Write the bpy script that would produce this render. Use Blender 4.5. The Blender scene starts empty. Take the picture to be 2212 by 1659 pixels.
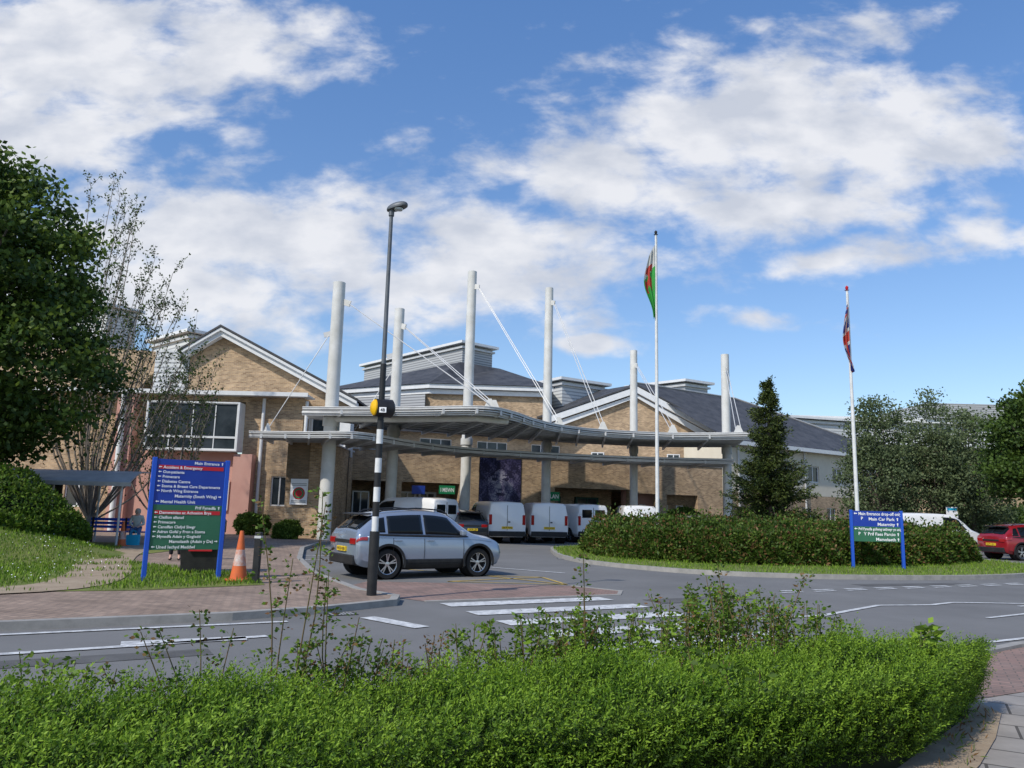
import bpy, math, random
import numpy as np
from mathutils import Vector, Matrix
R=random.Random(7); rng=np.random.default_rng(7)
sc=bpy.context.scene; COL=sc.collection
rad=math.radians
# ------------------------------------------------------------ materials
def lin(c): return (c[0],c[1],c[2],1)
def mat(name,col,rough=.7,metal=0,col2=None,vs=2.0,spec=.3,bump=0,bs=20,coat=0,detail=6,contrast=.5):
    m=bpy.data.materials.new(name); m.use_nodes=True; nt=m.node_tree; N=nt.nodes; L=nt.links
    b=N['Principled BSDF']; b.inputs['Base Color'].default_value=lin(col); b.inputs['Roughness'].default_value=rough
    b.inputs['Metallic'].default_value=metal; b.inputs['Specular IOR Level'].default_value=spec
    b.inputs['Coat Weight'].default_value=coat; b.inputs['Coat Roughness'].default_value=.05
    tc=N.new('ShaderNodeTexCoord')
    if col2 is not None:
        n=N.new('ShaderNodeTexNoise'); n.inputs['Scale'].default_value=vs; n.inputs['Detail'].default_value=detail; n.inputs['Roughness'].default_value=.65
        L.new(tc.outputs['Object'],n.inputs['Vector'])
        r=N.new('ShaderNodeValToRGB'); r.color_ramp.elements[0].position=.5-contrast*.35; r.color_ramp.elements[1].position=.5+contrast*.35
        r.color_ramp.elements[0].color=lin(col); r.color_ramp.elements[1].color=lin(col2)
        L.new(n.outputs[0],r.inputs[0]); L.new(r.outputs[0],b.inputs['Base Color'])
    if bump:
        n2=N.new('ShaderNodeTexNoise'); n2.inputs['Scale'].default_value=bs; n2.inputs['Detail'].default_value=5
        L.new(tc.outputs['Object'],n2.inputs['Vector']); bp=N.new('ShaderNodeBump'); bp.inputs['Strength'].default_value=bump; bp.inputs['Distance'].default_value=.02
        L.new(n2.outputs[0],bp.inputs['Height']); L.new(bp.outputs[0],b.inputs['Normal'])
    return m
def brickmat(name,c1,c2,mortar,bw=.225,rh=.075,ms=.01,horizontal=False,rot=0,blotch=.35,rough=.85):
    m=bpy.data.materials.new(name); m.use_nodes=True; nt=m.node_tree; N=nt.nodes; L=nt.links
    b=N['Principled BSDF']; b.inputs['Roughness'].default_value=rough; b.inputs['Specular IOR Level'].default_value=.2
    tc=N.new('ShaderNodeTexCoord'); 
    if horizontal:
        mp=N.new('ShaderNodeMapping'); mp.inputs['Rotation'].default_value=(0,0,rot); L.new(tc.outputs['Object'],mp.inputs['Vector']); vec=mp.outputs[0]
    else:
        s=N.new('ShaderNodeSeparateXYZ'); L.new(tc.outputs['Object'],s.inputs[0]); a=N.new('ShaderNodeMath'); a.operation='ADD'
        L.new(s.outputs[0],a.inputs[0]); L.new(s.outputs[1],a.inputs[1]); c=N.new('ShaderNodeCombineXYZ'); L.new(a.outputs[0],c.inputs[0]); L.new(s.outputs[2],c.inputs[1]); vec=c.outputs[0]
    t=N.new('ShaderNodeTexBrick'); t.inputs['Scale'].default_value=1; t.inputs['Brick Width'].default_value=bw; t.inputs['Row Height'].default_value=rh; t.inputs['Mortar Size'].default_value=ms
    t.inputs['Color1'].default_value=lin(c1); t.inputs['Color2'].default_value=lin(c2); t.inputs['Mortar'].default_value=lin(mortar)
    L.new(vec,t.inputs['Vector'])
    n=N.new('ShaderNodeTexNoise'); n.inputs['Scale'].default_value=.9; n.inputs['Detail'].default_value=8; n.inputs['Roughness'].default_value=.7; L.new(tc.outputs['Object'],n.inputs['Vector'])
    mr=N.new('ShaderNodeMapRange'); mr.inputs[1].default_value=.3; mr.inputs[2].default_value=.7; mr.inputs[3].default_value=1-blotch; mr.inputs[4].default_value=1.1; L.new(n.outputs[0],mr.inputs[0])
    mx=N.new('ShaderNodeMix'); mx.data_type='RGBA'; mx.blend_type='MULTIPLY'; mx.inputs[0].default_value=1
    L.new(t.outputs['Color'],mx.inputs[6]); L.new(mr.outputs[0],mx.inputs[7]); L.new(mx.outputs[2],b.inputs['Base Color'])
    return m
def leafmat(name,col,col2,tr=.35,vs=1.5):
    m=mat(name,col,.55,0,col2,vs,spec=.25,detail=3); nt=m.node_tree; N=nt.nodes; L=nt.links
    b=N['Principled BSDF']; t=N.new('ShaderNodeBsdfTranslucent'); mx=N.new('ShaderNodeMixShader'); mx.inputs[0].default_value=tr
    src=b.inputs['Base Color'].links[0].from_socket; L.new(src,t.inputs['Color']); out=N['Material Output']
    L.new(b.outputs[0],mx.inputs[1]); L.new(t.outputs[0],mx.inputs[2]); L.new(mx.outputs[0],out.inputs['Surface']); return m
def louvre(name,col,dark,period=.16):
    m=mat(name,col,.6); nt=m.node_tree; N=nt.nodes; L=nt.links; tc=N.new('ShaderNodeTexCoord'); s=N.new('ShaderNodeSeparateXYZ'); L.new(tc.outputs['Object'],s.inputs[0])
    a=N.new('ShaderNodeMath'); a.operation='MULTIPLY'; a.inputs[1].default_value=1/period; L.new(s.outputs[2],a.inputs[0])
    f=N.new('ShaderNodeMath'); f.operation='FRACT'; L.new(a.outputs[0],f.inputs[0])
    r=N.new('ShaderNodeValToRGB'); r.color_ramp.elements[0].position=.55; r.color_ramp.elements[1].position=.75; r.color_ramp.elements[0].color=lin(col); r.color_ramp.elements[1].color=lin(dark)
    L.new(f.outputs[0],r.inputs[0]); L.new(r.outputs[0],N['Principled BSDF'].inputs['Base Color']); return m
M={}
M['brick']=brickmat('buff_brick',(.64,.44,.255),(.33,.21,.12),(.52,.43,.32),blotch=.42)
M['brickdark']=brickmat('weathered_brick',(.30,.20,.12),(.2,.14,.08),(.25,.2,.15))
M['white']=mat('white_paint',(.66,.67,.67),.45,0,(.76,.76,.75),3,spec=.4)
M['colwhite']=mat('weathered_white_steel',(.48,.47,.42),.5,0,(.76,.75,.72),1.3,contrast=.9,detail=10)
M['slate']=mat('slate_roof',(.036,.037,.041),.6,0,(.085,.085,.09),1.2,bump=.4,bs=14)
M['pink']=mat('pink_render',(.50,.27,.22),.85,0,(.56,.32,.26),1)
M['cream']=mat('cream_render',(.60,.54,.43),.85,0,(.68,.62,.50),1)
M['grey']=mat('grey_steel',(.30,.30,.30),.5,.2,(.42,.42,.41),2)
M['lgrey']=mat('pale_steel',(.50,.50,.50),.45,.1,(.62,.62,.61),2)
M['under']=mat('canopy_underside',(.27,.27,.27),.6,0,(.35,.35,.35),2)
M['glass']=mat('window_glass',(.015,.022,.027),.07,0,(.055,.068,.078),.8,spec=.42)
M['cglass']=mat('car_glass',(.008,.010,.012),.05,0,spec=.28)
M['louvre']=louvre('white_louvre',(.60,.61,.60),(.32,.33,.34),.28)
M['louvreg']=louvre('grey_louvre',(.42,.43,.43),(.2,.2,.21),.22)
M['asphalt']=mat('asphalt',(.125,.122,.118),.9,0,(.21,.206,.20),.35,bump=.35,bs=90,contrast=.9,detail=15)
M['mark']=mat('road_paint',(.75,.75,.73),.7,0,(.33,.33,.33),7,contrast=.5,detail=10)
M['yellow']=mat('yellow_road_paint',(.62,.42,.08),.7,0,(.35,.25,.1),9)
M['paver']=brickmat('red_paver',(.36,.23,.19),(.27,.19,.16),(.17,.14,.12),.21,.105,.008,True,rad(28),.4)
M['paverw']=brickmat('brown_paver',(.40,.29,.22),(.30,.22,.17),(.17,.14,.12),.21,.105,.008,True,rad(28),.4)
M['slab']=brickmat('grey_slab',(.38,.345,.31),(.32,.295,.27),(.11,.10,.09),.6,.45,.012,True,rad(28),.35)
M['kerb']=mat('kerb_stone',(.36,.34,.31),.85,0,(.25,.24,.22),4)
M['grass']=mat('grass',(.085,.145,.025),.9,0,(.24,.235,.07),1.1,bump=.6,bs=40,contrast=.8,detail=10)
M['dirt']=mat('dry_soil',(.28,.21,.145),.95,0,(.38,.30,.21),2.5,bump=.4,bs=30)
M['soil']=mat('dark_soil',(.07,.06,.035),.95,0,(.12,.12,.05),4,bump=.5,bs=30)
M['bark']=mat('bark',(.10,.08,.06),.9,0,(.19,.16,.13),6,bump=.6,bs=25)
M['barkp']=mat('pale_bark',(.18,.15,.12),.9,0,(.28,.245,.21),6)
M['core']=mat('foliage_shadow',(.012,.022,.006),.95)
M['black']=mat('black_plastic',(.015,.015,.017),.45,0,(.03,.03,.03),5)
M['rubber']=mat('rubber',(.018,.018,.018),.8)
M['dark']=mat('dark_interior',(.012,.012,.013),.9)
M['bwhite']=mat('band_white',(.75,.75,.73),.5,0,(.6,.6,.58),6)
M['lamp']=mat('grey_lamp_steel',(.10,.11,.12),.5,.3,(.15,.16,.17),5)
M['lens']=mat('lamp_lens',(.45,.5,.5),.1,0,spec=.8)
M['amber']=mat('amber_globe',(.85,.50,.01),.35,0,(.78,.44,.01),4)
M['blue']=mat('blue_sign',(.010,.040,.30),.4,0,(.015,.05,.33),2,spec=.4)
M['bluep']=mat('blue_post',(.02,.09,.50),.4)
M['sgreen']=mat('green_sign',(.03,.13,.07),.45,0,(.04,.15,.085),2)
M['sgreen2']=mat('bright_green_sign',(.01,.22,.08),.45)
M['sred']=mat('red_sign',(.50,.02,.03),.45)
M['letter']=mat('white_lettering',(.85,.85,.85),.5)
M['orange']=mat('orange_cone',(.72,.15,.04),.6,0,(.45,.11,.04),6,detail=10,contrast=.8)
M['plate']=mat('yellow_plate',(.80,.55,.03),.4)
M['red']=mat('tail_light_red',(.35,.01,.012),.15,0,spec=.6,coat=.6)
M['chrome']=mat('alloy',(.55,.56,.58),.25,.9)
M['skin']=mat('skin',(.55,.33,.25),.6)
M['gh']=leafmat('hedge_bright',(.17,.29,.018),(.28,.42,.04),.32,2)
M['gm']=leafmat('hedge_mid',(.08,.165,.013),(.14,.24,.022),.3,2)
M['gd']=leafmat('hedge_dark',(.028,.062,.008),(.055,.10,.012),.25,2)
M['t1']=leafmat('tree_leaf_dark',(.03,.06,.012),(.055,.095,.018),.25,.6)
M['t2']=leafmat('tree_leaf_mid',(.06,.11,.017),(.095,.15,.025),.3,.6)
M['t3']=leafmat('tree_leaf_light',(.11,.175,.025),(.155,.22,.035),.35,.6)
M['w1']=leafmat('willow_leaf',(.10,.135,.06),(.16,.205,.09),.3,.5)
M['w2']=leafmat('willow_leaf_dark',(.055,.08,.035),(.09,.12,.05),.3,.5)
M['c1']=leafmat('conifer_needle',(.045,.07,.014),(.09,.115,.025),.1,.8)
M['c2']=leafmat('conifer_needle_dark',(.016,.03,.010),(.036,.052,.015),.1,.8)
M['rb']=leafmat('reddish_leaf',(.16,.07,.035),(.24,.16,.06),.3,3)
M['stem']=mat('weed_stem',(.12,.12,.04),.7,0,(.16,.09,.05),8)
# ------------------------------------------------------------ mesh builder
class MB:
    def __init__(s): s.v=[];s.f=[];s.m=[]
    def add(s,vs,fs,mi=0):
        o=len(s.v); s.v+=[tuple(v) for v in vs]; s.f+=[tuple(i+o for i in f) for f in fs]; s.m+=[mi]*len(fs); return s
    def box(s,x0,x1,y0,y1,z0,z1,mi=0):
        v=[(x,y,z) for z in (z0,z1) for y in (y0,y1) for x in (x0,x1)]
        return s.add(v,[(0,2,3,1),(4,5,7,6),(0,1,5,4),(2,6,7,3),(0,4,6,2),(1,3,7,5)],mi)
    def beam(s,p,q,w,h,mi=0):
        p=Vector(p);q=Vector(q);d=(q-p).normalized();up=Vector((0,0,1)) if abs(d.z)<.95 else Vector((0,1,0))
        a=d.cross(up).normalized()*w/2;b=a.cross(d).normalized()*h/2
        v=[p-a-b,p+a-b,p+a+b,p-a+b,q-a-b,q+a-b,q+a+b,q-a+b]
        return s.add(v,[(3,2,1,0),(4,5,6,7),(0,1,5,4),(1,2,6,5),(2,3,7,6),(3,0,4,7)],mi)
    def tube(s,pts,rs,n=8,mi=0,caps=True):
        pts=[Vector(p) for p in pts]
        if not hasattr(rs,'__len__'): rs=[rs]*len(pts)
        vs=[];fs=[];prev=None
        for i,p in enumerate(pts):
            d=(pts[min(i+1,len(pts)-1)]-pts[max(i-1,0)]).normalized()
            if prev is None:
                a=d.cross(Vector((0,0,1)) if abs(d.z)<.9 else Vector((1,0,0))).normalized()
            else: a=(prev-d*prev.dot(d)).normalized()
            prev=a;b=d.cross(a)
            for k in range(n):
                t=2*math.pi*k/n; vs.append(p+(a*math.cos(t)+b*math.sin(t))*rs[i])
        for i in range(len(pts)-1):
            for k in range(n):
                k2=(k+1)%n; fs.append((i*n+k,i*n+k2,(i+1)*n+k2,(i+1)*n+k))
        if caps: fs.append(tuple(range(n-1,-1,-1))); fs.append(tuple((len(pts)-1)*n+k for k in range(n)))
        return s.add(vs,fs,mi)
    def lathe(s,prof,n=24,mi=0,c=(0,0,0),axis='z'):
        vs=[];fs=[]
        for r,h in prof:
            for k in range(n):
                t=2*math.pi*k/n; x,y=r*math.cos(t),r*math.sin(t)
                p=(x,y,h) if axis=='z' else ((x,h,y) if axis=='y' else (h,x,y))
                vs.append((p[0]+c[0],p[1]+c[1],p[2]+c[2]))
        for i in range(len(prof)-1):
            for k in range(n):
                k2=(k+1)%n; fs.append((i*n+k,i*n+k2,(i+1)*n+k2,(i+1)*n+k))
        return s.add(vs,fs,mi)
    def prism(s,poly,z0,z1,mi=0,ms=None):
        n=len(poly); v=[(p[0],p[1],z0) for p in poly]+[(p[0],p[1],z1) for p in poly]
        s.add(v,[tuple(range(n,2*n))],mi); 
        return s.add(v,[tuple(range(n-1,-1,-1))]+[(i,(i+1)%n,n+(i+1)%n,n+i) for i in range(n)],mi if ms is None else ms)
    def ext(s,poly,y0,y1,mi=0,skew=(0,0)):
        n=len(poly); v=[(p[0],y0,p[1]) for p in poly]+[(p[0]+skew[0],y1,p[1]+skew[1]) for p in poly]
        return s.add(v,[tuple(range(n)),tuple(range(2*n-1,n-1,-1))]+[(i,n+i,n+(i+1)%n,(i+1)%n) for i in range(n)],mi)
    def loft(s,a,b,mi=0):
        n=len(a); return s.add(list(a)+list(b),[(i,(i+1)%n,n+(i+1)%n,n+i) for i in range(n)],mi)
    def wall(s,x0,x1,z0,z1,y0,y1,ops=(),mi=0):
        xs=sorted({x0,x1,*[o[0] for o in ops],*[o[1] for o in ops]}); zs=sorted({z0,z1,*[o[2] for o in ops],*[o[3] for o in ops]})
        nx,nz=len(xs)-1,len(zs)-1
        def solid(i,j):
            if i<0 or j<0 or i>=nx or j>=nz: return False
            cx=(xs[i]+xs[i+1])/2;cz=(zs[j]+zs[j+1])/2
            return not any(o[0]<cx<o[1] and o[2]<cz<o[3] for o in ops)
        for i in range(nx):
            for j in range(nz):
                if not solid(i,j): continue
                a,b,c,d=xs[i],xs[i+1],zs[j],zs[j+1]
                s.add([(a,y0,c),(b,y0,c),(b,y0,d),(a,y0,d)],[(0,1,2,3)],mi); s.add([(a,y1,c),(b,y1,c),(b,y1,d),(a,y1,d)],[(3,2,1,0)],mi)
                if not solid(i-1,j): s.add([(a,y0,c),(a,y0,d),(a,y1,d),(a,y1,c)],[(0,1,2,3)],mi)
                if not solid(i+1,j): s.add([(b,y0,c),(b,y1,c),(b,y1,d),(b,y0,d)],[(0,1,2,3)],mi)
                if not solid(i,j-1): s.add([(a,y0,c),(a,y1,c),(b,y1,c),(b,y0,c)],[(0,1,2,3)],mi)
                if not solid(i,j+1): s.add([(a,y0,d),(b,y0,d),(b,y1,d),(a,y1,d)],[(0,1,2,3)],mi)
        return s
    def text(s,body,x,y,z,h,mi=0,align='L',vert=True,wmax=None):
        vs,fs,w=TXT[body]; k=h; 
        if wmax and w*k>wmax: kx=wmax/w
        else: kx=k
        W=w*kx; x0=x if align=='L' else (x-W if align=='R' else x-W/2)
        return s.add([(x0+v[0]*kx,y,z+v[1]*k) for v in vs],fs,mi)
TXT={}
def register(strings):
    for b in strings:
        c=bpy.data.curves.new('tmp','FONT'); c.body=b; c.size=1.0; c.resolution_u=2; c.offset=.016; o=bpy.data.objects.new('tmp',c); COL.objects.link(o)
        bpy.context.view_layer.update(); dg=bpy.context.evaluated_depsgraph_get(); me=bpy.data.meshes.new_from_object(o.evaluated_get(dg))
        vs=[(v.co.x,v.co.y) for v in me.vertices]; fs=[tuple(p.vertices) for p in me.polygons]
        mx=max(v[0] for v in vs) if vs else 1; mh=.72
        TXT[b]=([(v[0]/mh,v[1]/mh) for v in vs],fs,mx/mh)
        bpy.data.objects.remove(o); bpy.data.meshes.remove(me)
def thing(name,label,cat,loc=(0,0,0),rz=0,group=None):
    e=bpy.data.objects.new(name,None); e.empty_display_size=.2; e.location=loc; e.rotation_euler=(0,0,rz); e['label']=label; e['category']=cat
    if group: e['group']=group
    COL.objects.link(e); return e
def tofloc(e,v):
    c,s=math.cos(-e.rotation_euler[2]),math.sin(-e.rotation_euler[2]); x,y,z=v[0]-e.location[0],v[1]-e.location[1],v[2]-e.location[2]
    return (c*x-s*y,s*x+c*y,z)
def part(name,parent,mb,mats,world=None,smooth=False,bevel=0,loc=None,rot=None):
    if not isinstance(mats,(list,tuple)): mats=[mats]
    v=mb.v
    if world is not None: v=[tofloc(world,p) for p in v]
    me=bpy.data.meshes.new(name); me.from_pydata(v,[],mb.f); 
    for m in mats: me.materials.append(M[m] if isinstance(m,str) else m)
    me.polygons.foreach_set('material_index',mb.m)
    if smooth:
        me.polygons.foreach_set('use_smooth',[True]*len(me.polygons)); me.set_sharp_from_angle(angle=rad(smooth if smooth is not True else 40))
    o=bpy.data.objects.new(name,me); COL.objects.link(o); o.parent=parent
    if loc: o.location=loc
    if rot: o.rotation_euler=rot
    if bevel:
        b=o.modifiers.new('b','BEVEL'); b.width=bevel; b.segments=2; b.limit_method='ANGLE'
    return o
def top(o,label,cat,group=None):
    o['label']=label;o['category']=cat
    if group:o['group']=group
    return o
def struct(name,mb,mats):
    o=part(name,None,mb,mats); o['kind']='structure'; return o
def quads(name,V,mi,mats,mb=None,parent=None,kind=None,org=None):
    V=np.asarray(V,dtype=np.float32).reshape(-1,3); nq=len(V)//4; loops=np.arange(len(V),dtype=np.int32); ls=np.arange(nq)*4; lt=np.full(nq,4); mi=np.asarray(mi,dtype=np.int32)
    if mb:
        o0=len(V); V=np.vstack([V,np.array(mb.v,dtype=np.float32)]); ll=[];s=[];t=[];c=len(loops)
        for f in mb.f: s.append(c);t.append(len(f));ll+= [i+o0 for i in f]; c+=len(f)
        loops=np.concatenate([loops,np.array(ll,dtype=np.int32)]); ls=np.concatenate([ls,s]); lt=np.concatenate([lt,t]); mi=np.concatenate([mi,mb.m])
    if org is not None: V=V-np.array(org,dtype=np.float32)
    me=bpy.data.meshes.new(name); me.vertices.add(len(V)); me.vertices.foreach_set('co',V.ravel()); me.loops.add(len(loops)); me.loops.foreach_set('vertex_index',loops.astype(np.int32))
    me.polygons.add(len(ls)); me.polygons.foreach_set('loop_start',ls.astype(np.int32)); me.polygons.foreach_set('loop_total',lt.astype(np.int32))
    for m in mats: me.materials.append(M[m])
    me.polygons.foreach_set('material_index',mi.astype(np.int32)); me.update(calc_edges=True); me.validate()
    o=bpy.data.objects.new(name,me); COL.objects.link(o); o.parent=parent
    if org is not None and parent is None: o.location=org
    if kind:o['kind']=kind
    return o
def unit(a): return a/(np.linalg.norm(a,axis=-1,keepdims=True)+1e-9)
def leaves(P,L,W,D=None,spread=1.0):
    n=len(P); r=unit(rng.normal(size=(n,3)))
    D=r if D is None else unit(D+r*spread)
    S=unit(np.cross(D,rng.normal(size=(n,3)))); L=np.broadcast_to(np.asarray(L,dtype=float),(n,))[:,None]; W=np.broadcast_to(np.asarray(W,dtype=float),(n,))[:,None]
    return np.stack([P,P+D*L*.5+S*W*.5,P+D*L,P+D*L*.5-S*W*.5],axis=1)
def catmull(pts,n):
    P=np.array(pts,float); m=len(P); out=[]
    for t in np.linspace(0,m-1,n):
        i=min(int(t),m-2);u=t-i; p0=P[max(i-1,0)];p1=P[i];p2=P[i+1];p3=P[min(i+2,m-1)]
        out.append(.5*((2*p1)+(-p0+p2)*u+(2*p0-5*p1+4*p2-p3)*u*u+(-p0+3*p1-3*p2+p3)*u**3))
    return np.array(out)
def evalmesh(o):
    bpy.context.view_layer.update(); dg=bpy.context.evaluated_depsgraph_get(); return bpy.data.meshes.new_from_object(o.evaluated_get(dg))
register(["Main Entrance","Accident & Emergency","Out-patients","Primecare","Diabetes Centre","Stoma & Breast Care Departments","North Wing Entrance","Maternity (South Wing)","Mental Health Unit","Prif Fynedfa","Damweiniau ac Achosion Brys","Cleifion allanol","Canolfan Clefyd Siwgr","Adran Gofal y Fron a Stoma","Mynedfa Adain y Gogledd","Mamolaeth (Adain y De)","Uned Iechyd Meddwl","Main Entrance drop-off only","P","Main Car Park","Maternity","Prif Fynedfa gollwng teithwyr yn unig","Y Prif Faes Parcio","Mamolaeth","I MEWN","ALLAN","4B","CK70 LZV","DL70 NKS","CP72 OVS","WX24 KJN"])
# ------------------------------------------------------------ vehicles
SUV=dict(L=[(-2.03,.42,.78,.96,.76,1.03,.62),(-1.97,.36,.86,1.03,.83,1.13,.66),(-1.84,.30,.89,1.05,.86,1.25,.65),(-1.62,.27,.905,1.05,.875,1.44,.63),(-1.42,.25,.91,1.04,.88,1.54,.63),(-1.0,.22,.91,1.03,.88,1.60,.635),(-.4,.22,.91,1.02,.88,1.635,.64),(.1,.22,.91,1.01,.88,1.62,.63),(.5,.22,.91,1.005,.88,1.54,.61),(.82,.22,.91,1.00,.875,1.34,.62),(1.15,.22,.91,.995,.87,1.10,.68),(1.45,.24,.905,.97,.86,1.04,.68),(1.78,.27,.89,.91,.83,.97,.62),(1.98,.32,.84,.80,.78,.84,.55),(2.06,.42,.76,.69,.70,.71,.5)],
  ax=(-1.24,1.29),wr=.355,track=.79)
VAN=dict(L=[(-2.20,.36,.88,1.15,.87,1.76,.74),(-2.14,.30,.915,1.15,.905,1.85,.76),(-1.5,.28,.925,1.15,.915,1.89,.76),(.3,.28,.925,1.15,.915,1.88,.76),(.75,.28,.925,1.14,.91,1.80,.75),(1.15,.28,.92,1.12,.90,1.56,.72),(1.55,.3,.91,1.08,.88,1.2,.70),(1.95,.3,.88,.98,.82,1.04,.66),(2.12,.35,.82,.82,.76,.87,.6),(2.2,.42,.72,.72,.68,.74,.5)],
  ax=(-1.35,1.4),wr=.33,track=.79)
def vehicle(spec,name,label,cat,loc,rz,paint,plate,van=False,group=None,rearglass=True,s=1.0):
    T=np.array(spec['L']); X=T[:,0]
    def row(x):
        i=int(np.clip(np.searchsorted(X,x)-1,0,len(X)-2)); u=(x-X[i])/(X[i+1]-X[i]); h=X[i+1]-X[i]
        def sl(j):
            if j==0 or j==len(X)-1: a=max(j-1,0);return (T[a+1,1:]-T[a,1:])/(X[a+1]-X[a])
            return (T[j+1,1:]-T[j-1,1:])/(X[j+1]-X[j-1])
        return (2*u**3-3*u**2+1)*T[i,1:]+(u**3-2*u**2+u)*h*sl(i)+(-2*u**3+3*u**2)*T[i+1,1:]+(u**3-u**2)*h*sl(i+1)
    def keys(x):
        zb,w,zt,wt,zr,wr=row(x); g=zr-zt
        return [(0,zb),(w*.86,zb),(w-.015,zb+.14),(w,zb+(zt-zb)*.62),(w*.3+wt*.7,zt-.06 if g>0 else zt),(wt,zt),(wr+.03,zt+g*.86),(wr-.06,zr-.01),(0,zr+.025)]
    def surf(x,seg,t,side):
        k=keys(x); a=k[seg];b=k[seg+1]; return Vector((x,side*(a[0]+(b[0]-a[0])*t),a[1]+(b[1]-a[1])*t))
    SUBS=[1,1,2,2,1,4,2,3]
    xs=[]; 
    for i in range(len(X)-1): xs+=list(np.linspace(X[i],X[i+1],4)[:-1])
    xs.append(X[-1])
    ring=lambda x:[surf(x,sg,j/n,1) for sg,n in enumerate(SUBS) for j in range(n)]+[surf(x,7,1,1)]
    mb=MB(); vs=[];n=None
    for x in xs:
        r=ring(x); l=[Vector((p.x,-p.y,p.z)) for p in r[1:-1]][::-1]; full=r+l; n=len(full); vs+=full
    fs=[(i*n+k,i*n+(k+1)%n,(i+1)*n+(k+1)%n,(i+1)*n+k) for i in range(len(xs)-1) for k in range(n)]
    fs.append(tuple(range(n-1,-1,-1))); fs.append(tuple((len(xs)-1)*n+k for k in range(n)))
    fs=[tuple(reversed(f)) for f in fs]
    mb.add(vs,fs)
    e=thing(name,label,cat,loc,rz,group); e.scale=(s,s,s)
    body=part('body',e,mb,paint,smooth=35)
    wr=spec['wr']; cut=MB()
    for ax in spec['ax']:
        for sd in (-1,1): cut.tube([(ax,sd*.52,wr+.02),(ax,sd*1.2,wr+.02)],wr+.055,28)
    co=part('tmpcut',None,cut,'dark'); co.parent=e; bm=body.modifiers.new('x','BOOLEAN'); bm.object=co; bm.solver='EXACT'; bm.operation='DIFFERENCE'
    nm=evalmesh(body)
    if len(nm.polygons)>100:
        body.modifiers.clear(); body.data=nm; 
    else: body.modifiers.clear()
    bpy.data.objects.remove(co)
    def patch(nm_,seg,x0,x1,t0,t1,m,sides=(1,-1),off=.006,rake=(0,0),nx=10,nt=4):
        for sd in sides:
            p=MB(); v=[]
            for i in range(nx+1):
                for j in range(nt+1):
                    t=t0+(t1-t0)*j/nt; f=(t-0); xa=x0+rake[0]*j/nt; xb=x1+rake[1]*j/nt; x=xa+(xb-xa)*i/nx
                    P=surf(x,seg,t,sd); dx=surf(min(x+.01,X[-1]),seg,t,sd)-surf(max(x-.01,X[0]),seg,t,sd); dt=surf(x,seg,min(t+.05,1),sd)-surf(x,seg,max(t-.05,0),sd)
                    N=dx.cross(dt)*sd; N=N.normalized() if N.length>0 else Vector((0,sd,0))
                    if N.y*sd<0 and abs(N.y)>.05: N=-N
                    if abs(N.y)<=.05 and N.z<0: N=-N
                    v.append(P+N*off)
            w=nt+1; f=[(i*w+j,(i+1)*w+j,(i+1)*w+j+1,i*w+j+1) for i in range(nx) for j in range(nt)]
            p.add(v,f); o=part(nm_,e,p,m,smooth=True)
            so=o.modifiers.new('s','SOLIDIFY'); so.thickness=.004; so.offset=0
    if not van:
        patch('rear_quarter_window',5,-1.66,-1.33,.12,.9,'cglass',rake=(.18,.02))
        patch('rear_door_window',5,-1.26,-.32,.06,.94,'cglass',rake=(.02,0))
        patch('front_door_window',5,-.25,.95,.06,.94,'cglass',rake=(0,-.5))
        patch('windscreen',7,.5,1.08,0,1,'cglass',rake=(-.04,.05)); patch('rear_window',7,-1.95,-1.56,0,1,'cglass',off=.01); 
        patch('rear_window_corner',6,-1.92,-1.60,.1,1,'cglass',off=.006)
        patch('sill_cladding',1,-.83,.89,0,1,'black'); patch('sill_trim',2,-.83,.89,0,.30,'black',off=.008)
        patch('belt_trim',5,-1.7,.97,-.06,.04,'black',off=.008,nt=1)
        patch('side_crease',4,-1.8,1.7,-.15,.05,paint,off=.006,nt=1)
        patch('tail_light',3,-2.02,-1.78,.62,.98,'red',off=.012)
        q=MB(); q.box(-2.055,-1.95,-.46,.46,.84,.91); part('tailgate_trim',e,q,'black',bevel=.008)
        for sd in (1,-1):
            q=MB(); q.box(-2.06,-1.94,min(sd*.46,sd*.76),max(sd*.46,sd*.76),.81,.95); part('tail_light',e,q,'red',bevel=.012)
        q=MB(); q.box(-2.08,-1.95,-.72,.72,.34,.56); part('rear_bumper',e,q,'black',bevel=.03)
        q=MB(); q.add([(-1.60,-.60,1.54),(-1.60,.60,1.54),(-1.86,.56,1.52),(-1.86,-.56,1.52),(-1.60,-.60,1.50),(-1.60,.60,1.50),(-1.86,.56,1.495),(-1.86,-.56,1.495)],[(0,1,2,3),(7,6,5,4),(0,4,5,1),(1,5,6,2),(2,6,7,3),(3,7,4,0)]); part('spoiler',e,q,'black')
        for sd in (1,-1):
            q=MB(); q.tube([(-1.42,sd*.56,1.555),(-1.28,sd*.57,1.615),(-.4,sd*.58,1.68),(.3,sd*.57,1.645),(.5,sd*.56,1.56)],.018,8); part('roof_rail',e,q,'black',smooth=True)
    else:
        patch('door_window',5,.05,1.3,.08,.92,'cglass',rake=(0,-.42)); patch('windscreen',7,.78,1.5,0,1,'cglass',rake=(-.02,.05))
        patch('side_moulding',3,-1.0,1.0,-.5,-.2,'black',off=.01)
        for sd in (1,-1):
            q=MB(); q.box(-2.225,-2.12,sd*.80-.07,sd*.80+.07,.85,1.30); part('tail_light',e,q,'red',bevel=.015)
            if rearglass:
                q=MB(); q.box(-2.215,-2.17,sd*.37-.28,sd*.37+.28,1.22,1.62); part('rear_door_window',e,q,'cglass',bevel=.02)
        q=MB(); q.box(-2.26,-2.15,-.86,.86,.33,.56); part('rear_bumper',e,q,'black',bevel=.03)
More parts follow.
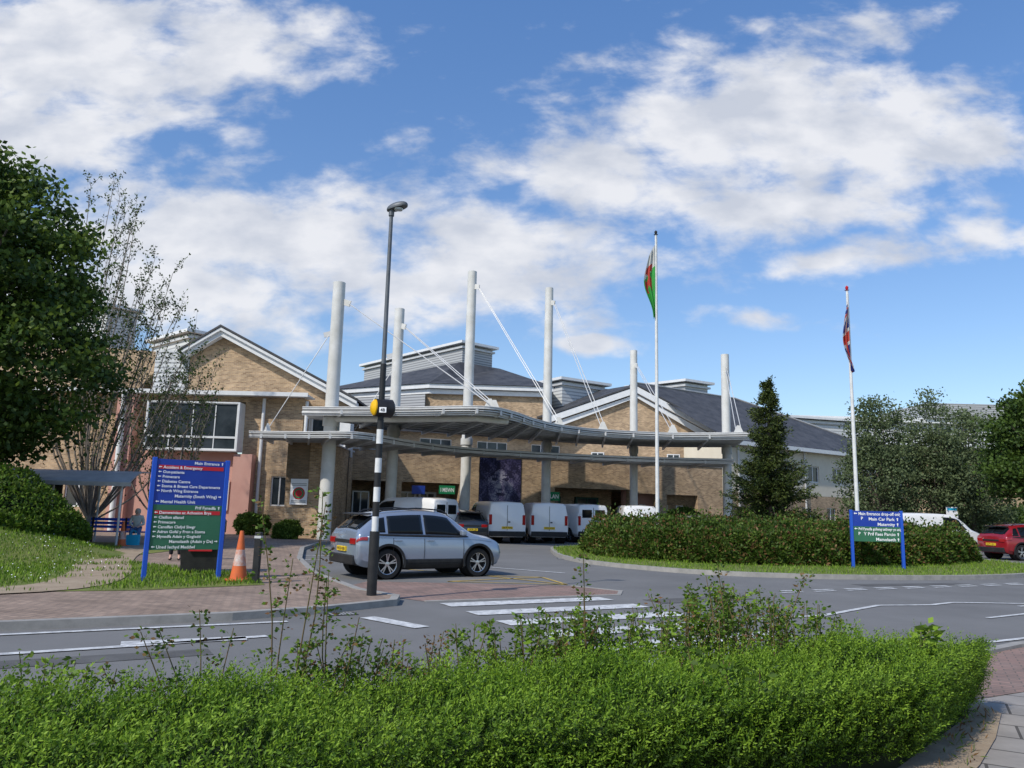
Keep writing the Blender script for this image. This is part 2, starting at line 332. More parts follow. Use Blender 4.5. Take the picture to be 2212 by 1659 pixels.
        q=MB(); q.box(-2.215,-2.18,-.008,.008,.6,1.72); part('rear_door_seam',e,q,'dark')
        q=MB(); q.box(-2.225,-2.19,-.14,-.04,.95,1.0); part('door_handle',e,q,'dark')
    pz=.69 if not van else .72; px=-2.062
    if van: px=-2.222
    q=MB(); q.box(px-.01,px+.04,-.26,.26,pz-.055,pz+.055); part('number_plate',e,q,'plate')
    q=MB(); q.text(plate,0,0,-.035,.075,align='C',wmax=.46); part('plate_lettering',e,q,'black',loc=(px-.014,0,pz),rot=(0,0,-math.pi/2))
    for sd in (1,-1):
        for xx in ((-1.12,-.28,.84) if not van else (-.95,.0,1.02)):
            pp=[]
            for sg,tt in ((2,.25),(2,1),(3,.5),(3,1)):
                a=surf(xx,sg,tt,sd); a.y+=sd*.003; pp.append(a)
            q=MB(); q.tube(pp,.006,4); part('door_seam',e,q,'dark')
        for xx in ((-1.0,-.12) if not van else (.12,)):
            q=MB(); yy=surf(xx,3,.75,sd).y; q.box(xx-.1,xx+.1,min(yy,yy+.03*sd)-.01,max(yy,yy+.03*sd)+.005,.89,.92); part('door_handle',e,q,paint,bevel=.008)
        q=MB(); mx=.76 if not van else 1.12; q.box(mx-.06,mx+.07,min(sd*.90,sd*1.06),max(sd*.90,sd*1.06),1.03,1.16); part('wing_mirror',e,q,paint,bevel=.03)
        q=MB(); fx=1.92 if not van else 1.98; q.box(fx-.16,fx+.06,min(sd*.62,sd*.80),max(sd*.62,sd*.80),.72,.82) ; part('headlight',e,q,'lens',bevel=.02)
    for ax in spec['ax']:
        for sd in (1,-1):
            if not van:
                q=MB(); v=[];f=[];n=20
                for k in range(n+1):
                    t=math.pi*(-.08+1.16*k/n)
                    for (rr,yy) in ((wr+.05,.925),(wr+.105,.93),(wr+.105,.89)):
                        v.append((ax+rr*math.cos(t),sd*yy,wr+.02+rr*math.sin(t)))
                for k in range(n):
                    for j in range(2): f.append((k*3+j,(k+1)*3+j,(k+1)*3+j+1,k*3+j+1))
                q.add(v,f); part('wheel_arch_trim',e,q,'black',smooth=True)
            q=MB(); q.lathe([(wr+.05,.535),(wr+.05,.89)],28,0,(ax,0,wr+.02),'y'); q.lathe([(0.001,.535),(wr+.05,.535)],28,0,(ax,0,wr+.02),'y')
            if sd<0: q.v=[(a,-b,c) for a,b,c in q.v]
            part('wheel_well',e,q,'dark')
            we=bpy.data.objects.new('wheel',None); COL.objects.link(we); we.parent=e; we.location=(ax,sd*spec['track'],wr)
            q=MB(); q.lathe([(wr*.68,-.10),(wr*.93,-.105),(wr,-.075),(wr,.075),(wr*.93,.105),(wr*.72,.10),(wr*.68,.07)],32,0,(0,0,0),'y'); part('tyre',we,q,'rubber',smooth=True)
            q=MB(); q.lathe([(wr*.69,-.06),(wr*.69,.09),(wr*.65,.085),(wr*.65,.0)],32,0,(0,0,0),'y'); q.lathe([(wr*.16,.0),(wr*.16,.07),(.001,.075)],16,0,(0,0,0),'y')
            for k in range(5):
                for dd in (-.16,.16):
                    t=2*math.pi*k/5+.3; q.beam((wr*.12*math.cos(t),.055,wr*.12*math.sin(t)),(wr*.67*math.cos(t+dd),.07,wr*.67*math.sin(t+dd)),.028,.03)
            q.lathe([(wr*.66,.01),(.001,.01)],24,1,(0,0,0),'y')
            if sd<0: q.v=[(a,-b,c) for a,b,c in q.v]
            part('rim',we,q,['chrome','dark'],smooth=30)
    return e
pSUV=mat('silver_blue_car_paint',(.31,.36,.44),.26,.5,spec=.5,coat=1)
pW=mat('white_car_paint',(.78,.78,.78),.35,0,(.72,.72,.72),1,spec=.5,coat=.6)
pG=mat('dark_grey_car_paint',(.04,.045,.055),.3,.5,spec=.5,coat=1)
pR=mat('red_car_paint',(.32,.012,.02),.3,.3,spec=.5,coat=1)
vehicle(SUV,'parked_car','silver blue compact sport utility car with black roof rails','car',(-2.32,20.15,.004),rad(34.5),pSUV,'WX24 KJN')
def hd(x,y): return math.atan2(y,x)
def vrear(spec,x,y,h,half=2.2): return (x+half*math.cos(h),y+half*math.sin(h),.004)
gv='vans and cars parked outside the entrance'
for (x,y,hx,hy,pl,rg,lb) in [(-.15,40.0,-.32,.95,'DL70 NKS',False,'white panel van parked tail outward, plain rear doors'),(2.1,41.2,-.16,.98,'CP72 OVS',False,'white panel van with plain rear doors by the mural'),(4.6,43.6,-.42,.9,'CP72 OVS',True,'white panel van turned beside the exit doors'),(7.3,43.6,0,1,'DL70 NKS',False,'white panel van parked behind the island hedge')]:
    h=hd(hx,hy); vehicle(VAN,'parked_van',lb,'van',vrear(VAN,x,y,h),h,pW,pl,True,gv,rg,s=1.12)
h=hd(-.82,.57); vehicle(VAN,'parked_van','white panel van showing its long side near the entrance doors','van',vrear(VAN,-3.35,38.6,h),h,pW,'DL70 NKS',True,gv,s=1.16)
h=hd(-.35,.93); vehicle(SUV,'parked_car','dark grey hatchback parked between white vans','car',vrear(SUV,-1.75,38.8,h,2.1),h,pG,'CK70 LZV',False,gv)
vehicle(SUV,'parked_car','silver car mostly hidden behind the island hedge','car',(10.9,45.5,.004),rad(80),pSUV,'CK70 LZV',False,gv)
vehicle(SUV,'parked_car','red family car parked beyond the hedge','car',(24.3,36.6,.004),rad(12),pR,'CK70 LZV')
vehicle(VAN,'parked_van','white van parked side on behind the hedge','van',(21.9,40.5,.004),rad(8),pW,'DL70 NKS',True,s=1.08)
# ------------------------------------------------------------ people
def skinned(name,parent,J,E,root,m,sub=1):
    me=bpy.data.meshes.new(name); me.from_pydata([j[:3] for j in J],E,[]); o=bpy.data.objects.new(name,me); COL.objects.link(o)
    md=o.modifiers.new('s','SKIN'); sv=me.skin_vertices[0].data
    for i,j in enumerate(J): sv[i].radius=(j[3],j[3]); sv[i].use_root=(i==root)
    sb=o.modifiers.new('d','SUBSURF'); sb.levels=sub; sb.render_levels=sub
    nm=evalmesh(o); bpy.data.objects.remove(o); nm.materials.clear(); nm.materials.append(M[m] if isinstance(m,str) else m)
    nm.polygons.foreach_set('use_smooth',[True]*len(nm.polygons)); nm.name=name
    o=bpy.data.objects.new(name,nm); COL.objects.link(o); o.parent=parent; return o
def person(label,loc,rz,sit,top_m,leg_m,hair_m):
    e=thing('person',label,'person',loc,rz)
    if sit: pel=(0,0,.56);sp=(0,.03,.72);ch=(0,.02,.95);nk=(0,-.01,1.09);hd_=(0,-.04,1.2);ht=(0,-.03,1.29); kn=(.13,-.45,.53);an=(.13,-.40,.10);toe=(.14,-.54,.04);hip=(.1,-.02,.54);sh=(.17,.02,1.0);el=(.23,-.05,.75);wrs=(.12,-.26,.68)
    else: pel=(0,0,.95);sp=(0,0,1.15);ch=(0,0,1.36);nk=(0,0,1.49);hd_=(0,-.02,1.60);ht=(0,-.01,1.68); kn=(.1,-.03,.5);an=(.11,.02,.10);toe=(.12,-.12,.04);hip=(.09,0,.9);sh=(.18,0,1.41);el=(.24,.03,1.13);wrs=(.24,-.06,.88)
    J=[pel+(.12,),sp+(.11,),ch+(.125,),nk+(.05,),hd_+(.088,),ht+(.066,)]; E=[(0,1),(1,2),(2,3),(3,4),(4,5)]
    for s in (1,-1):
        f=lambda p:(p[0]*s,p[1],p[2]); b=len(J)
        wv=Vector(f(wrs)); dr=(wv-Vector(f(el))).normalized(); pm=wv+dr*.06; lat=Vector((1*s,0,0))
        J+=[f(sh)+(.055,),f(el)+(.042,),f(wrs)+(.028,),tuple(pm)+(.03,),f(hip)+(.085,),f(kn)+(.058,),f(an)+(.04,),f(toe)+(.032,)]
        E+=[(2,b),(b,b+1),(b+1,b+2),(b+2,b+3),(0,b+4),(b+4,b+5),(b+5,b+6),(b+6,b+7)]
    skinned('body',e,J,E,0,'skin')
    for s in (1,-1):
        f=lambda p:(p[0]*s,p[1],p[2]); wv=Vector(f(wrs)); dr=(wv-Vector(f(el))).normalized(); pm=wv+dr*.06
        for k in range(5):
            lat=Vector((0,1,0)) if not sit else Vector((1,0,0)); o_=(k-2)*.018; ln=(.05,.07,.078,.072,.055)[k]
            a=pm+lat*o_; dn=Vector((0,0,-1)); b_=a+dr*ln*.55; c_=b_+(dr+dn*.8).normalized()*ln*.5
            if k==0: b_=a-lat*.03+dr*.02; c_=b_+dr*.03
            skinned('finger',e,[tuple(a)+(.010,),tuple(b_)+(.0095,),tuple(c_)+(.008,)],[(0,1),(1,2)],0,'skin',1)
    J=[(pel[0],pel[1],pel[2]+.02,.145),sp+(.135,),ch+(.15,),(nk[0],nk[1],nk[2]-.03,.075)];E=[(0,1),(1,2),(2,3)]
    for s in (1,-1):
        b=len(J); J+=[(sh[0]*s,sh[1],sh[2],.075),(el[0]*s,el[1],el[2],.058),(wrs[0]*s*.98,wrs[1],wrs[2]+.02,.042)]; E+=[(2,b),(b,b+1),(b+1,b+2)]
    skinned('jacket',e,J,E,0,top_m)
    J=[pel+(.135,)];E=[]
    for s in (1,-1):
        b=len(J); J+=[(hip[0]*s,hip[1],hip[2],.10),(kn[0]*s,kn[1],kn[2],.075),(an[0]*s,an[1],an[2]+.03,.055)]; E+=[(0,b),(b,b+1),(b+1,b+2)]
    skinned('trousers',e,J,E,0,leg_m)
    for s in (1,-1): skinned('shoe',e,[(an[0]*s,an[1]+.04,.05,.045),(an[0]*s,an[1]-.05,.05,.048),(toe[0]*s,toe[1],.04,.038)],[(0,1),(1,2)],0,'black')
    hx,hy,hz=hd_; q=MB(); q.lathe([(.001,.115),(.05,.108),(.085,.075),(.102,.03),(.102,-.03),(.09,-.08)],16,0,(hx,hy+.022,hz+.01)); part('hair',e,q,hair_m,smooth=True)
    q=MB(); q.tube([(hx,hy-.075,hz+.02),(hx,hy-.108,hz-.015),(hx,hy-.08,hz-.025)],[.010,.014,.008],6); part('nose',e,q,'skin',smooth=True)
    for s in (1,-1): q=MB(); q.lathe([(.001,.009),(.008,.004),(.008,-.004),(.001,-.009)],8,0,(hx+s*.032,hy-.082,hz+.02)); part('eye',e,q,'dark')
    q=MB(); q.box(hx-.022,hx+.022,hy-.09,hy-.075,hz-.052,hz-.044); part('mouth',e,q,'sred')
    return e
beige=mat('pale_grey_jacket',(.50,.50,.44),.9,0,(.40,.42,.36),6); denim=mat('blue_denim',(.07,.13,.26),.9); hairg=mat('grey_hair',(.4,.35,.28),.8); blk=mat('black_cloth',(.02,.02,.025),.9)
person('seated person in a pale jacket and jeans beside the shelter',(-13.75,29.0,.1),rad(20),True,beige,denim,hairg)
person('person in dark trousers standing behind the blue sign',(-9.2,21.8,.1),rad(15),False,blk,blk,'black')
e=thing('bench','blue slatted bench beside the smoking shelter','bench',(-14.6,29.45,.1),rad(5))
q=MB(); [q.box(-1.2,1.2,-.2+.13*k,-.1+.13*k,.42,.46) for k in range(4)]; part('seat',e,q,'bluep',bevel=.005)
q=MB(); [q.box(-1.2,.5,.32,.35,.55+.14*k,.65+.14*k) for k in range(3)]; part('backrest',e,q,'bluep',bevel=.005)
for x in (-1.1,.1,1.1): q=MB(); q.box(x-.03,x+.03,-.18,-.12,0,.42); q.box(x-.03,x+.03,.29,.32,0,.95); q.box(x-.03,x+.03,-.18,.32,.38,.42); part('leg',e,q,'black')
bagm=mat('turquoise_bag',(.02,.4,.62),.6)
e=thing('shopping_bag','turquoise carrier bag on the ground by the bench','bag',(-13.5,28.3,.1))
q=MB(); q.loft([(-.2,-.1,0),(.2,-.1,0),(.2,.1,0),(-.2,.1,0)],[(-.24,-.05,.38),(.22,-.07,.40),(.23,.06,.39),(-.2,.07,.36)]); q.add([(-.2,-.1,0),(.2,-.1,0),(.2,.1,0),(-.2,.1,0)],[(3,2,1,0)]); part('bag_body',e,q,bagm)
for yy in (-.06,.06): q=MB(); q.tube([(-.1,yy,.37),(-.08,yy,.5),(0,yy,.54),(.08,yy,.5),(.1,yy,.37)],.01,6); part('handle',e,q,bagm,smooth=True)
# ------------------------------------------------------------ ground, roads
G=MB(); G.add([(-500,-200,-.03),(500,-200,-.03),(500,900,-.03),(-500,900,-.03)],[(0,1,2,3)]); struct('ground',G,'grass')
def flat(name,poly,z,m):
    q=MB(); q.add([(p[0],p[1],z) for p in poly],[tuple(range(len(poly)))]); return struct(name,q,m)
nr=lambda x:10.2+.545*(x-6)
flat('road',[(-70,nr(-70)),(-5,nr(-5)),(6,nr(6)),(7.1,11),(70,44),(70,75),(-70,75)],0,'asphalt')
K=[(-60,-18.2),(-6.54,10.36),(-4.03,11.73),(-2.91,12.71),(-1.95,13.9),(-2.0,14.6),(-2.9,15.6),(-4.6,19),(-6.3,24),(-7.8,30),(-8.2,34),(-8.1,41)]
q=MB(); q.prism(K+[(-8.1,46),(-60,46)],-.05,.1); struct('pavement',q,'paverw')
def strip(pts,w,z0,z1,name,m,kerbside=0):
    q=MB(); P=[Vector((p[0],p[1],0)) for p in pts]; 
    Ls=[];Rs=[]
    for i,p in enumerate(P):
        d=(P[min(i+1,len(P)-1)]-P[max(i-1,0)]).normalized(); n=Vector((-d.y,d.x,0)); Ls.append(p+n*(w/2+kerbside)); Rs.append(p-n*(w/2-kerbside))
    for i in range(len(P)-1):
        v=[(a.x,a.y,z) for z in (z0,z1) for a in (Ls[i],Rs[i],Rs[i+1],Ls[i+1])]
        f=[(4,5,6,7)]
        if z0!=z1: f+=[(0,1,5,4),(1,2,6,5),(2,3,7,6),(3,0,4,7)]
        q.add(v,f)
    return q
struct('kerb',strip(K,.16,-.04,.112,'k','kerb',.04),'kerb')
isl=[(1.9,33),(2.0,29.1),(2.9,25.8),(5.2,23.1),(7.9,22.3),(10.6,22.5),(13.6,23.4),(16.4,25.0),(18.9,27.6),(20.4,31),(19.8,35),(16,38),(9,39),(4,37.5),(2.2,35.5)]
islc=catmull(isl+[isl[0]],70)
q=MB(); q.prism([tuple(p) for p in islc[:-1]],-.05,.1); struct('traffic_island',q,'grass')
struct('kerb',strip([tuple(p) for p in islc],.18,-.04,.125,'k','kerb'),'kerb')
flat('crossing_apron',[(-3.2,18.2),(1.5,18.3),(2.5,17.4),(2.35,16.6),(-1.5,14.6),(-2.75,15.6),(-3.4,17)],.006,'paver')
struct('kerb',strip([(1.5,18.3),(2.5,17.4),(2.35,16.6),(-1.5,14.6)],.12,0,.014,'k','kerb'),'kerb')
pm_=mat('asphalt_repair',(.085,.083,.08),.9,0,(.13,.127,.122),2,bump=.3,bs=90)
for pl in ([(3.0,15.2),(5.2,16.4),(4.9,17.0),(2.7,15.8)],[(9.2,20.2),(12.8,21.6),(12.5,22.0),(9.0,20.7)],[(-4.6,24.5),(-2.2,24.9),(-2.4,26.2),(-4.9,25.7)],[(-5.4,7.9),(-3.3,9.1),(-3.5,9.45),(-5.6,8.3)]): flat('road_patch',pl,.005,pm_)
for (x,y,a) in ((-2.6,12.65,28),(1.95,28.6,90)):
    e=thing('drain_cover','dark iron drain grating beside the kerb','drain',(x,y,.004),rad(a)); q=MB(); q.box(-.22,.22,-.15,.15,0,.006); part('drain_frame',e,q,'black'); q=MB(); [q.box(-.19+.055*k,-.165+.055*k,-.12,.12,.0062,.012) for k in range(7)]; part('grating',e,q,'grey')
# markings
mk=MB()
def mark(pts,w): 
    s_=strip(pts,w,.012,.012,'',''); mk.add(s_.v,s_.f)
for k in range(6):
    c=Vector((.45+.52*k,14.95-1.02*k,0)); d=Vector((.876,.48,0))*1.75; mark([(c.x-d.x,c.y-d.y),(c.x+d.x,c.y+d.y)],.5)
mark([(-6.9,9.6),(-6.3,10.0),(-3.2,11.7)],.12); mark([(-9,7.0),(-5.5,8.8),(-4.2,9.6),(-3.1,10.4)],.14); mark([(-4.6,9.6),(-3.3,10.2)],.28); mark([(-2.15,12.35),(-1.2,11.45)],.28)
mark([(4.2,13.3),(5.6,14.0),(7.4,15.8),(8.6,16.1),(9.4,16.7),(12,16.9)],.12)
mark([(8.6,14.2),(11.2,15.9),(14,17.2)],.1)
for k in range(14):
    x=6.2+k*.95; y=17.9+(x-6.2)*.50; mark([(x,y),(x+.6,y+.3)],.12); mark([(x+.1,y+.36),(x+.7,y+.66)],.12)
for k in range(10):
    x=10.5+k*1.5; y=nr(x)+3.6; mark([(x,y),(x+.9,y+.49)],.1)
mark([(5.75,10.9),(6.35,10.45)],.2); mark([(6.9,11.4),(9,12.6)],.1)
mark([(-1.6,24.2),(1.6,21.9)],.12)
for k in range(4): mark([(-7.2+.25*k,24.5+2.2*k),(-4.6+.25*k,24.9+2.2*k)],.1)
mark([(-2.2,29),(-.6,36)],.1)
struct('road_marking',mk,'mark')
mk=MB()
for a,b in [((-1.4,18.6),(1.4,18.55)),((1.4,18.55),(.9,20.4)),((.9,20.4),(-.6,20.5)),((-1.4,18.6),(.9,20.4)),((1.4,18.55),(-.6,20.5)),((-3.3,22.2),(-.6,20.5))]: mark([a,b],.09)
struct('yellow_marking',mk,'yellow')
# near verge and footpath
flat('near_verge',[(-70,-60),(3.1,-60),(3.1,5.5),(4.4,7.4),(5.4,9.9),(-5,nr(-5)+.02),(-70,nr(-70))],.006,'soil')
flat('footpath',[(3.1,-60),(60,-60),(60,40.5),(7.1,11.0),(6.0,10.2),(5.4,9.9),(4.4,7.4),(3.1,5.5)],.004,'slab')
flat('paved_crossing',[(4.55,7.8),(20,16.2),(20,18.1),(7.1,11.0),(6.0,10.2),(5.4,9.9)],.010,'paver')
struct('kerb',strip([(-40,nr(-40)),(5.4,nr(5.4)+.0),(6.05,10.3),(7.1,11.1),(60,40.6)],.14,-.02,.05,'k','kerb'),'kerb')
q=MB(); q.add([(8.2,11.2,.05),(12,12.6,.05),(14,13.9,.05),(9.0,11.9,.05)],[(0,1,2,3)]); struct('verge_patch',q,'grass')
# left lawn + mound + path
flat('lawn',[(-60,-14.5),(-8.7,13.5),(-6.63,14.34),(-4.84,15.83),(-5.6,17.8),(-9.3,20.2),(-11.6,23),(-13.2,27.5),(-15,30),(-60,30)],.108,'grass')
q=MB(); nx=40; v=[]
def mound(x,y):
    dx=(x+17.5)/6.5; dy=(y-21.5)/5.5; return .112+1.05*max(0,1-(dx*dx+dy*dy))**1.2
for i in range(nx+1):
    for j in range(nx+1):
        x=-24+13*i/nx;y=16+11*j/nx; v.append((x,y,mound(x,y)))
q.add(v,[(i*(nx+1)+j,(i+1)*(nx+1)+j,(i+1)*(nx+1)+j+1,i*(nx+1)+j+1) for i in range(nx) for j in range(nx)]); o=struct('grass_bank',q,'grass')
o.data.polygons.foreach_set('use_smooth',[True]*len(o.data.polygons))
pth=catmull([(-10.5,12.6),(-8.3,14.3),(-8.8,17.0),(-10.3,20.2),(-12.0,24.5),(-13.4,29.9)],30); struct('dirt_path',strip([tuple(p) for p in pth],1.25,.122,.122,'',''),'dirt')
# grass blades
def inpoly(P,poly):
    x,y=P[:,0],P[:,1]; c=np.zeros(len(P),bool); n=len(poly)
    for i in range(n):
        x1,y1=poly[i];x2,y2=poly[(i+1)%n]; 
        if y1==y2: continue
        m=((y1>y)!=(y2>y))&(x<(x2-x1)*(y-y1)/(y2-y1)+x1); c^=m
    return c
def blades(poly,n,zf,h):
    a=np.array(poly); P=rng.uniform(a.min(0),a.max(0),(n,2)); P=P[inpoly(P,poly)]; return P
P=blades([(-14,11.5),(-8.7,13.5),(-6.63,14.4),(-4.9,15.83),(-5.6,17.7),(-9.3,20.1),(-11.6,23),(-13.2,27),(-24,27),(-24,12)],80000,0,0)
dpth=np.min(np.linalg.norm(P[:,None,:]-pth[None,::3,:],axis=2),axis=1); P=P[dpth>.55+rng.random(len(P))*.6]
Z=np.array([mound(x,y) for x,y in P]); Pg=np.c_[P,Z]
P2=blades([tuple(p) for p in islc[:-1]],30000,0,0); Pg=np.vstack([Pg,np.c_[P2,np.full(len(P2),.1)]])
D=np.tile([0,0,1.0],(len(Pg),1)); V=leaves(Pg,rng.uniform(.05,.13,len(Pg)),.022,D,.45)
quads('grass_tufts',V,rng.integers(0,3,len(Pg)),['t3','gh','gm'],kind='stuff')
P=blades([(-14,12),(-8.7,14),(-9,19),(-13,24),(-20,24)],700,0,0); Z=np.array([mound(x,y) for x,y in P])+.09
quads('daisies',leaves(np.c_[P,Z],.028,.028,np.tile([1.0,0,0],(len(P),1)),.3),np.zeros(len(P),int),['letter'],kind='stuff')
# ------------------------------------------------------------ buildings
def window(parent,x0,x1,z0,z1,y,nx=2,nz=1,fm='white',world=None,fw=.07,gm='glass'):
    q=MB(); q.box(x0+.02,x1-.02,y,y+.03,z0+.02,z1-.02); o=part('window',parent,q,gm,world=world)
    f=MB(); d0,d1=y-.04,y+.04
    f.box(x0,x0+fw,d0,d1,z0,z1); f.box(x1-fw,x1,d0,d1,z0,z1); f.box(x0+fw,x1-fw,d0,d1,z0,z0+fw); f.box(x0+fw,x1-fw,d0,d1,z1-fw,z1)
    for i in range(1,nx): xx=x0+(x1-x0)*i/nx; f.box(xx-fw/2,xx+fw/2,d0+.01,d1,z0+fw,z1-fw)
    for i in range(1,nz): zz=z0+(z1-z0)*i/nz; f.box(x0+fw,x1-fw,d0+.005,d1-.01,zz-fw/2,zz+fw/2)
    part('frame',o,f,fm,world=world); return o
def lantern(parent,P,dl,ll,ds,ls,z0,z1,world,m='louvre'):
    P=Vector(P);dl=Vector(dl).normalized();ds=Vector(ds).normalized()
    def rect(g): return [P-dl*g-ds*g,P+ds*(ls+g)-dl*g,P+ds*(ls+g)+dl*(ll+g),P-ds*g+dl*(ll+g)]
    q=MB(); r=rect(0); q.prism([(p.x,p.y) for p in r],z0,z1-.3); o=part('roof_lantern',parent,q,m,world=world)
    q=MB(); q.prism([(p.x,p.y) for p in rect(.18)],z1-.62,z1-.45); part('lantern_cornice',o,q,'lgrey',world=world)
    q=MB(); q.prism([(p.x,p.y) for p in rect(.42)],z1-.22,z1); part('lantern_cap',o,q,'white',world=world); return o
# left wing
W=thing('hospital_wing','buff brick hospital wing with white gable trim and pink render','building',(-20,43,0))
q=MB(); q.wall(-36,-11.4,0,7.5,42,42.3,[(-12.9,-12.0,1.6,3.2),(-19.6,-14.6,0.0,7.2),(-24,-22.6,1.3,2.7),(-33,-31,1.3,2.7)]); q.box(-11.7,-11.4,42.3,60,0,7.5); part('wall',W,q,'brick',world=W)
q=MB(); q.box(-36,-11.0,41.2,42.7,7.5,7.58); q.box(-36,-11.0,41.12,41.2,7.46,7.68); part('fascia',W,q,'white',world=W)
q=MB(); q.ext([(-18.3,7.6),(-9.0,7.0),(-9.0,7.3),(-16.5,11.0),(-18.3,10.0)],43,60); part('gable_wall',W,q,'brick',world=W)
q=MB(); pts=[(-18.8,10.0),(-16.5,11.5),(-8.6,7.5)]
for a,b in zip(pts[:-1],pts[1:]):
    q.add([(a[0],42.5,a[1]-.50),(b[0],42.5,b[1]-.50),(b[0],42.5,b[1]-.12),(a[0],42.5,a[1]-.12),(a[0],42.95,a[1]-.50),(b[0],42.95,b[1]-.50),(b[0],42.95,b[1]-.12),(a[0],42.95,a[1]-.12)],[(0,1,2,3),(7,6,5,4),(0,4,5,1),(3,2,6,7),(0,3,7,4),(1,5,6,2)])
    q.add([(a[0],42.35,a[1]-.2),(b[0],42.35,b[1]-.2),(b[0],42.35,b[1]-.03),(a[0],42.35,a[1]-.03),(a[0],42.497,a[1]-.2),(b[0],42.497,b[1]-.2),(b[0],42.497,b[1]-.03),(a[0],42.497,a[1]-.03)],[(0,1,2,3),(0,4,5,1),(3,2,6,7),(0,3,7,4),(1,5,6,2)])
part('bargeboard',W,q,'white',world=W)
q=MB()
for a,b in zip(pts[:-1],pts[1:]): q.add([(a[0],42.3,a[1]),(b[0],42.3,b[1]),(b[0],62,b[1]),(a[0],62,a[1]),(a[0],42.3,a[1]+.12),(b[0],42.3,b[1]+.12),(b[0],62,b[1]+.12),(a[0],62,a[1]+.12)],[(4,5,6,7),(3,2,1,0),(0,1,5,4),(1,2,6,5),(3,0,4,7)])
part('roof',W,q,'slate',world=W)
q=MB(); q.box(-9.6,-9.0,43.0,43.2,0,7.1); q.box(-11.4,-8.9,43.2,43.5,4.4,7.15); part('white_panel',W,q,'white',world=W)
window(W,-11.2,-9.5,5.6,6.6,43.1,2,1,world=W)
for x0,x1 in ((-21.3,-20.4),(-14.8,-13.8)):
    q=MB(); q.box(x0,x1,41.3,41.99,0,7.4 if x0<-20 else 4.3); part('pink_pilaster',W,q,'pink',world=W)
q=MB(); q.box(-20.4,-14.8,41.7,41.9,0,4.4); part('pink_panel',W,q,'pink',world=W)
q=MB(); q.box(-19.6,-14.6,41.1,41.99,4.42,4.50); q.box(-19.6,-14.6,41.1,41.99,6.98,7.06); q.box(-14.70,-14.6,41.1,41.99,4.50,6.98); q.box(-19.6,-19.5,41.1,41.99,4.50,6.98); part('window_bay',W,q,'white',world=W)
window(W,-19.5,-14.7,4.50,5.15,41.2,4,1,world=W,fw=.05); window(W,-19.5,-14.7,5.16,6.98,41.2,4,1,world=W,fw=.05)
window(W,-12.9,-12.0,1.6,3.2,42.12,2,1,world=W); window(W,-24,-22.6,1.3,2.7,42.12,2,1,world=W); window(W,-33,-31,1.3,2.7,42.12,3,1,world=W)
window(W,-19.2,-18.2,1.3,2.9,41.6,2,1,world=W); window(W,-15.9,-15.0,1.3,2.9,41.6,2,1,world=W)
for x,z,yy in ((-20.85,7.4,41.1),(-13.55,7.4,41.85),(-11.2,7.3,41.85)): q=MB(); q.tube([(x,yy,0.1),(x,yy,z)],.09 if x>-20 else .15,10); part('downpipe',W,q,'white',world=W,smooth=True)
q=MB(); q.ext([(-36,7.6),(-22,7.6),(-20.3,9.6),(-19,10.2),(-30,10.8)],44,62); part('gable_wall',W,q,'brick',world=W)
lantern(W,(-23.2,54),(-.75,.66),6,(.66,.75),1.8,8,13.9,W); lantern(W,(-32.5,60),(-.8,.6),12,(.6,.8),2.4,8,17.2,W)
q=MB(); q.box(-20.3,-18.35,43.0,50,7.63,10.2); part('louvred_tower',W,q,'louvre',world=W)
# central block
Cb=thing('hospital_block','tall central hospital block with slate hipped roof and lantern','building',(-6,70,0))
out=[(-16.5,65),(-6.5,59.6),(3.3,60),(3.3,82),(-18,84)]; inn=[(-14.9,77.6),(-4.5,65.2),(-1.1,68),(-2,71.5),(-13,80.5)]
ins=lambda pl,c,k:[(c[0]+(x-c[0])*k,c[1]+(y-c[1])*k) for x,y in pl]
q=MB(); q.prism(ins(out,(-6,72),.95),0,11.0); part('wall',Cb,q,'brick',world=Cb)
q=MB(); q.prism(out,11.0,11.35); q.prism(ins(out,(-6,72),.975),10.6,10.95); part('eaves',Cb,q,'white',world=Cb)
q=MB(); q.loft([(x,y,11.37) for x,y in ins(out,(-6,72),1.01)],[(x,y,14.2) for x,y in inn]); part('roof',Cb,q,'slate',world=Cb)
q=MB(); q.prism([(-15.9,64.6),(-6.8,59.8),(-6.8,60.5),(-15.9,65.3)],6,10.5); part('louvred_panel',Cb,q,'louvreg',world=Cb)
lantern(Cb,(-4.4,66),(-.66,.75),16.5,(.75,.66),3.4,13.6,16.2,Cb,'louvreg')
# right gable
Gb=thing('hospital_gable_block','buff brick gabled block with white bargeboards','building',(9.5,60,0))
q=MB(); q.ext([(3.6,5),(15,5),(15,8.3),(9.8,10.9),(3.6,8.7)],60,75,skew=(-8,0)); part('wall',Gb,q,'brick',world=Gb)
pts=[(2.6,8.85),(9.8,11.5),(15.9,8.35)]; q=MB()
for a,b in zip(pts[:-1],pts[1:]):
    q.add([(a[0],59.5,a[1]-.5),(b[0],59.5,b[1]-.5),(b[0],59.5,b[1]),(a[0],59.5,a[1]),(a[0],59.9,a[1]-.5),(b[0],59.9,b[1]-.5),(b[0],59.9,b[1]),(a[0],59.9,a[1])],[(0,1,2,3),(0,4,5,1),(3,2,6,7),(0,3,7,4),(1,5,6,2)])
    q.add([(a[0]+(.6 if b[0]<10 else 0),59.7,a[1]-.85),(b[0]-(0 if b[0]<10 else .6),59.7,b[1]-.85),(b[0],59.7,b[1]-.6),(a[0],59.7,a[1]-.6)],[(0,1,2,3)])
part('bargeboard',Gb,q,'white',world=Gb)
q=MB()
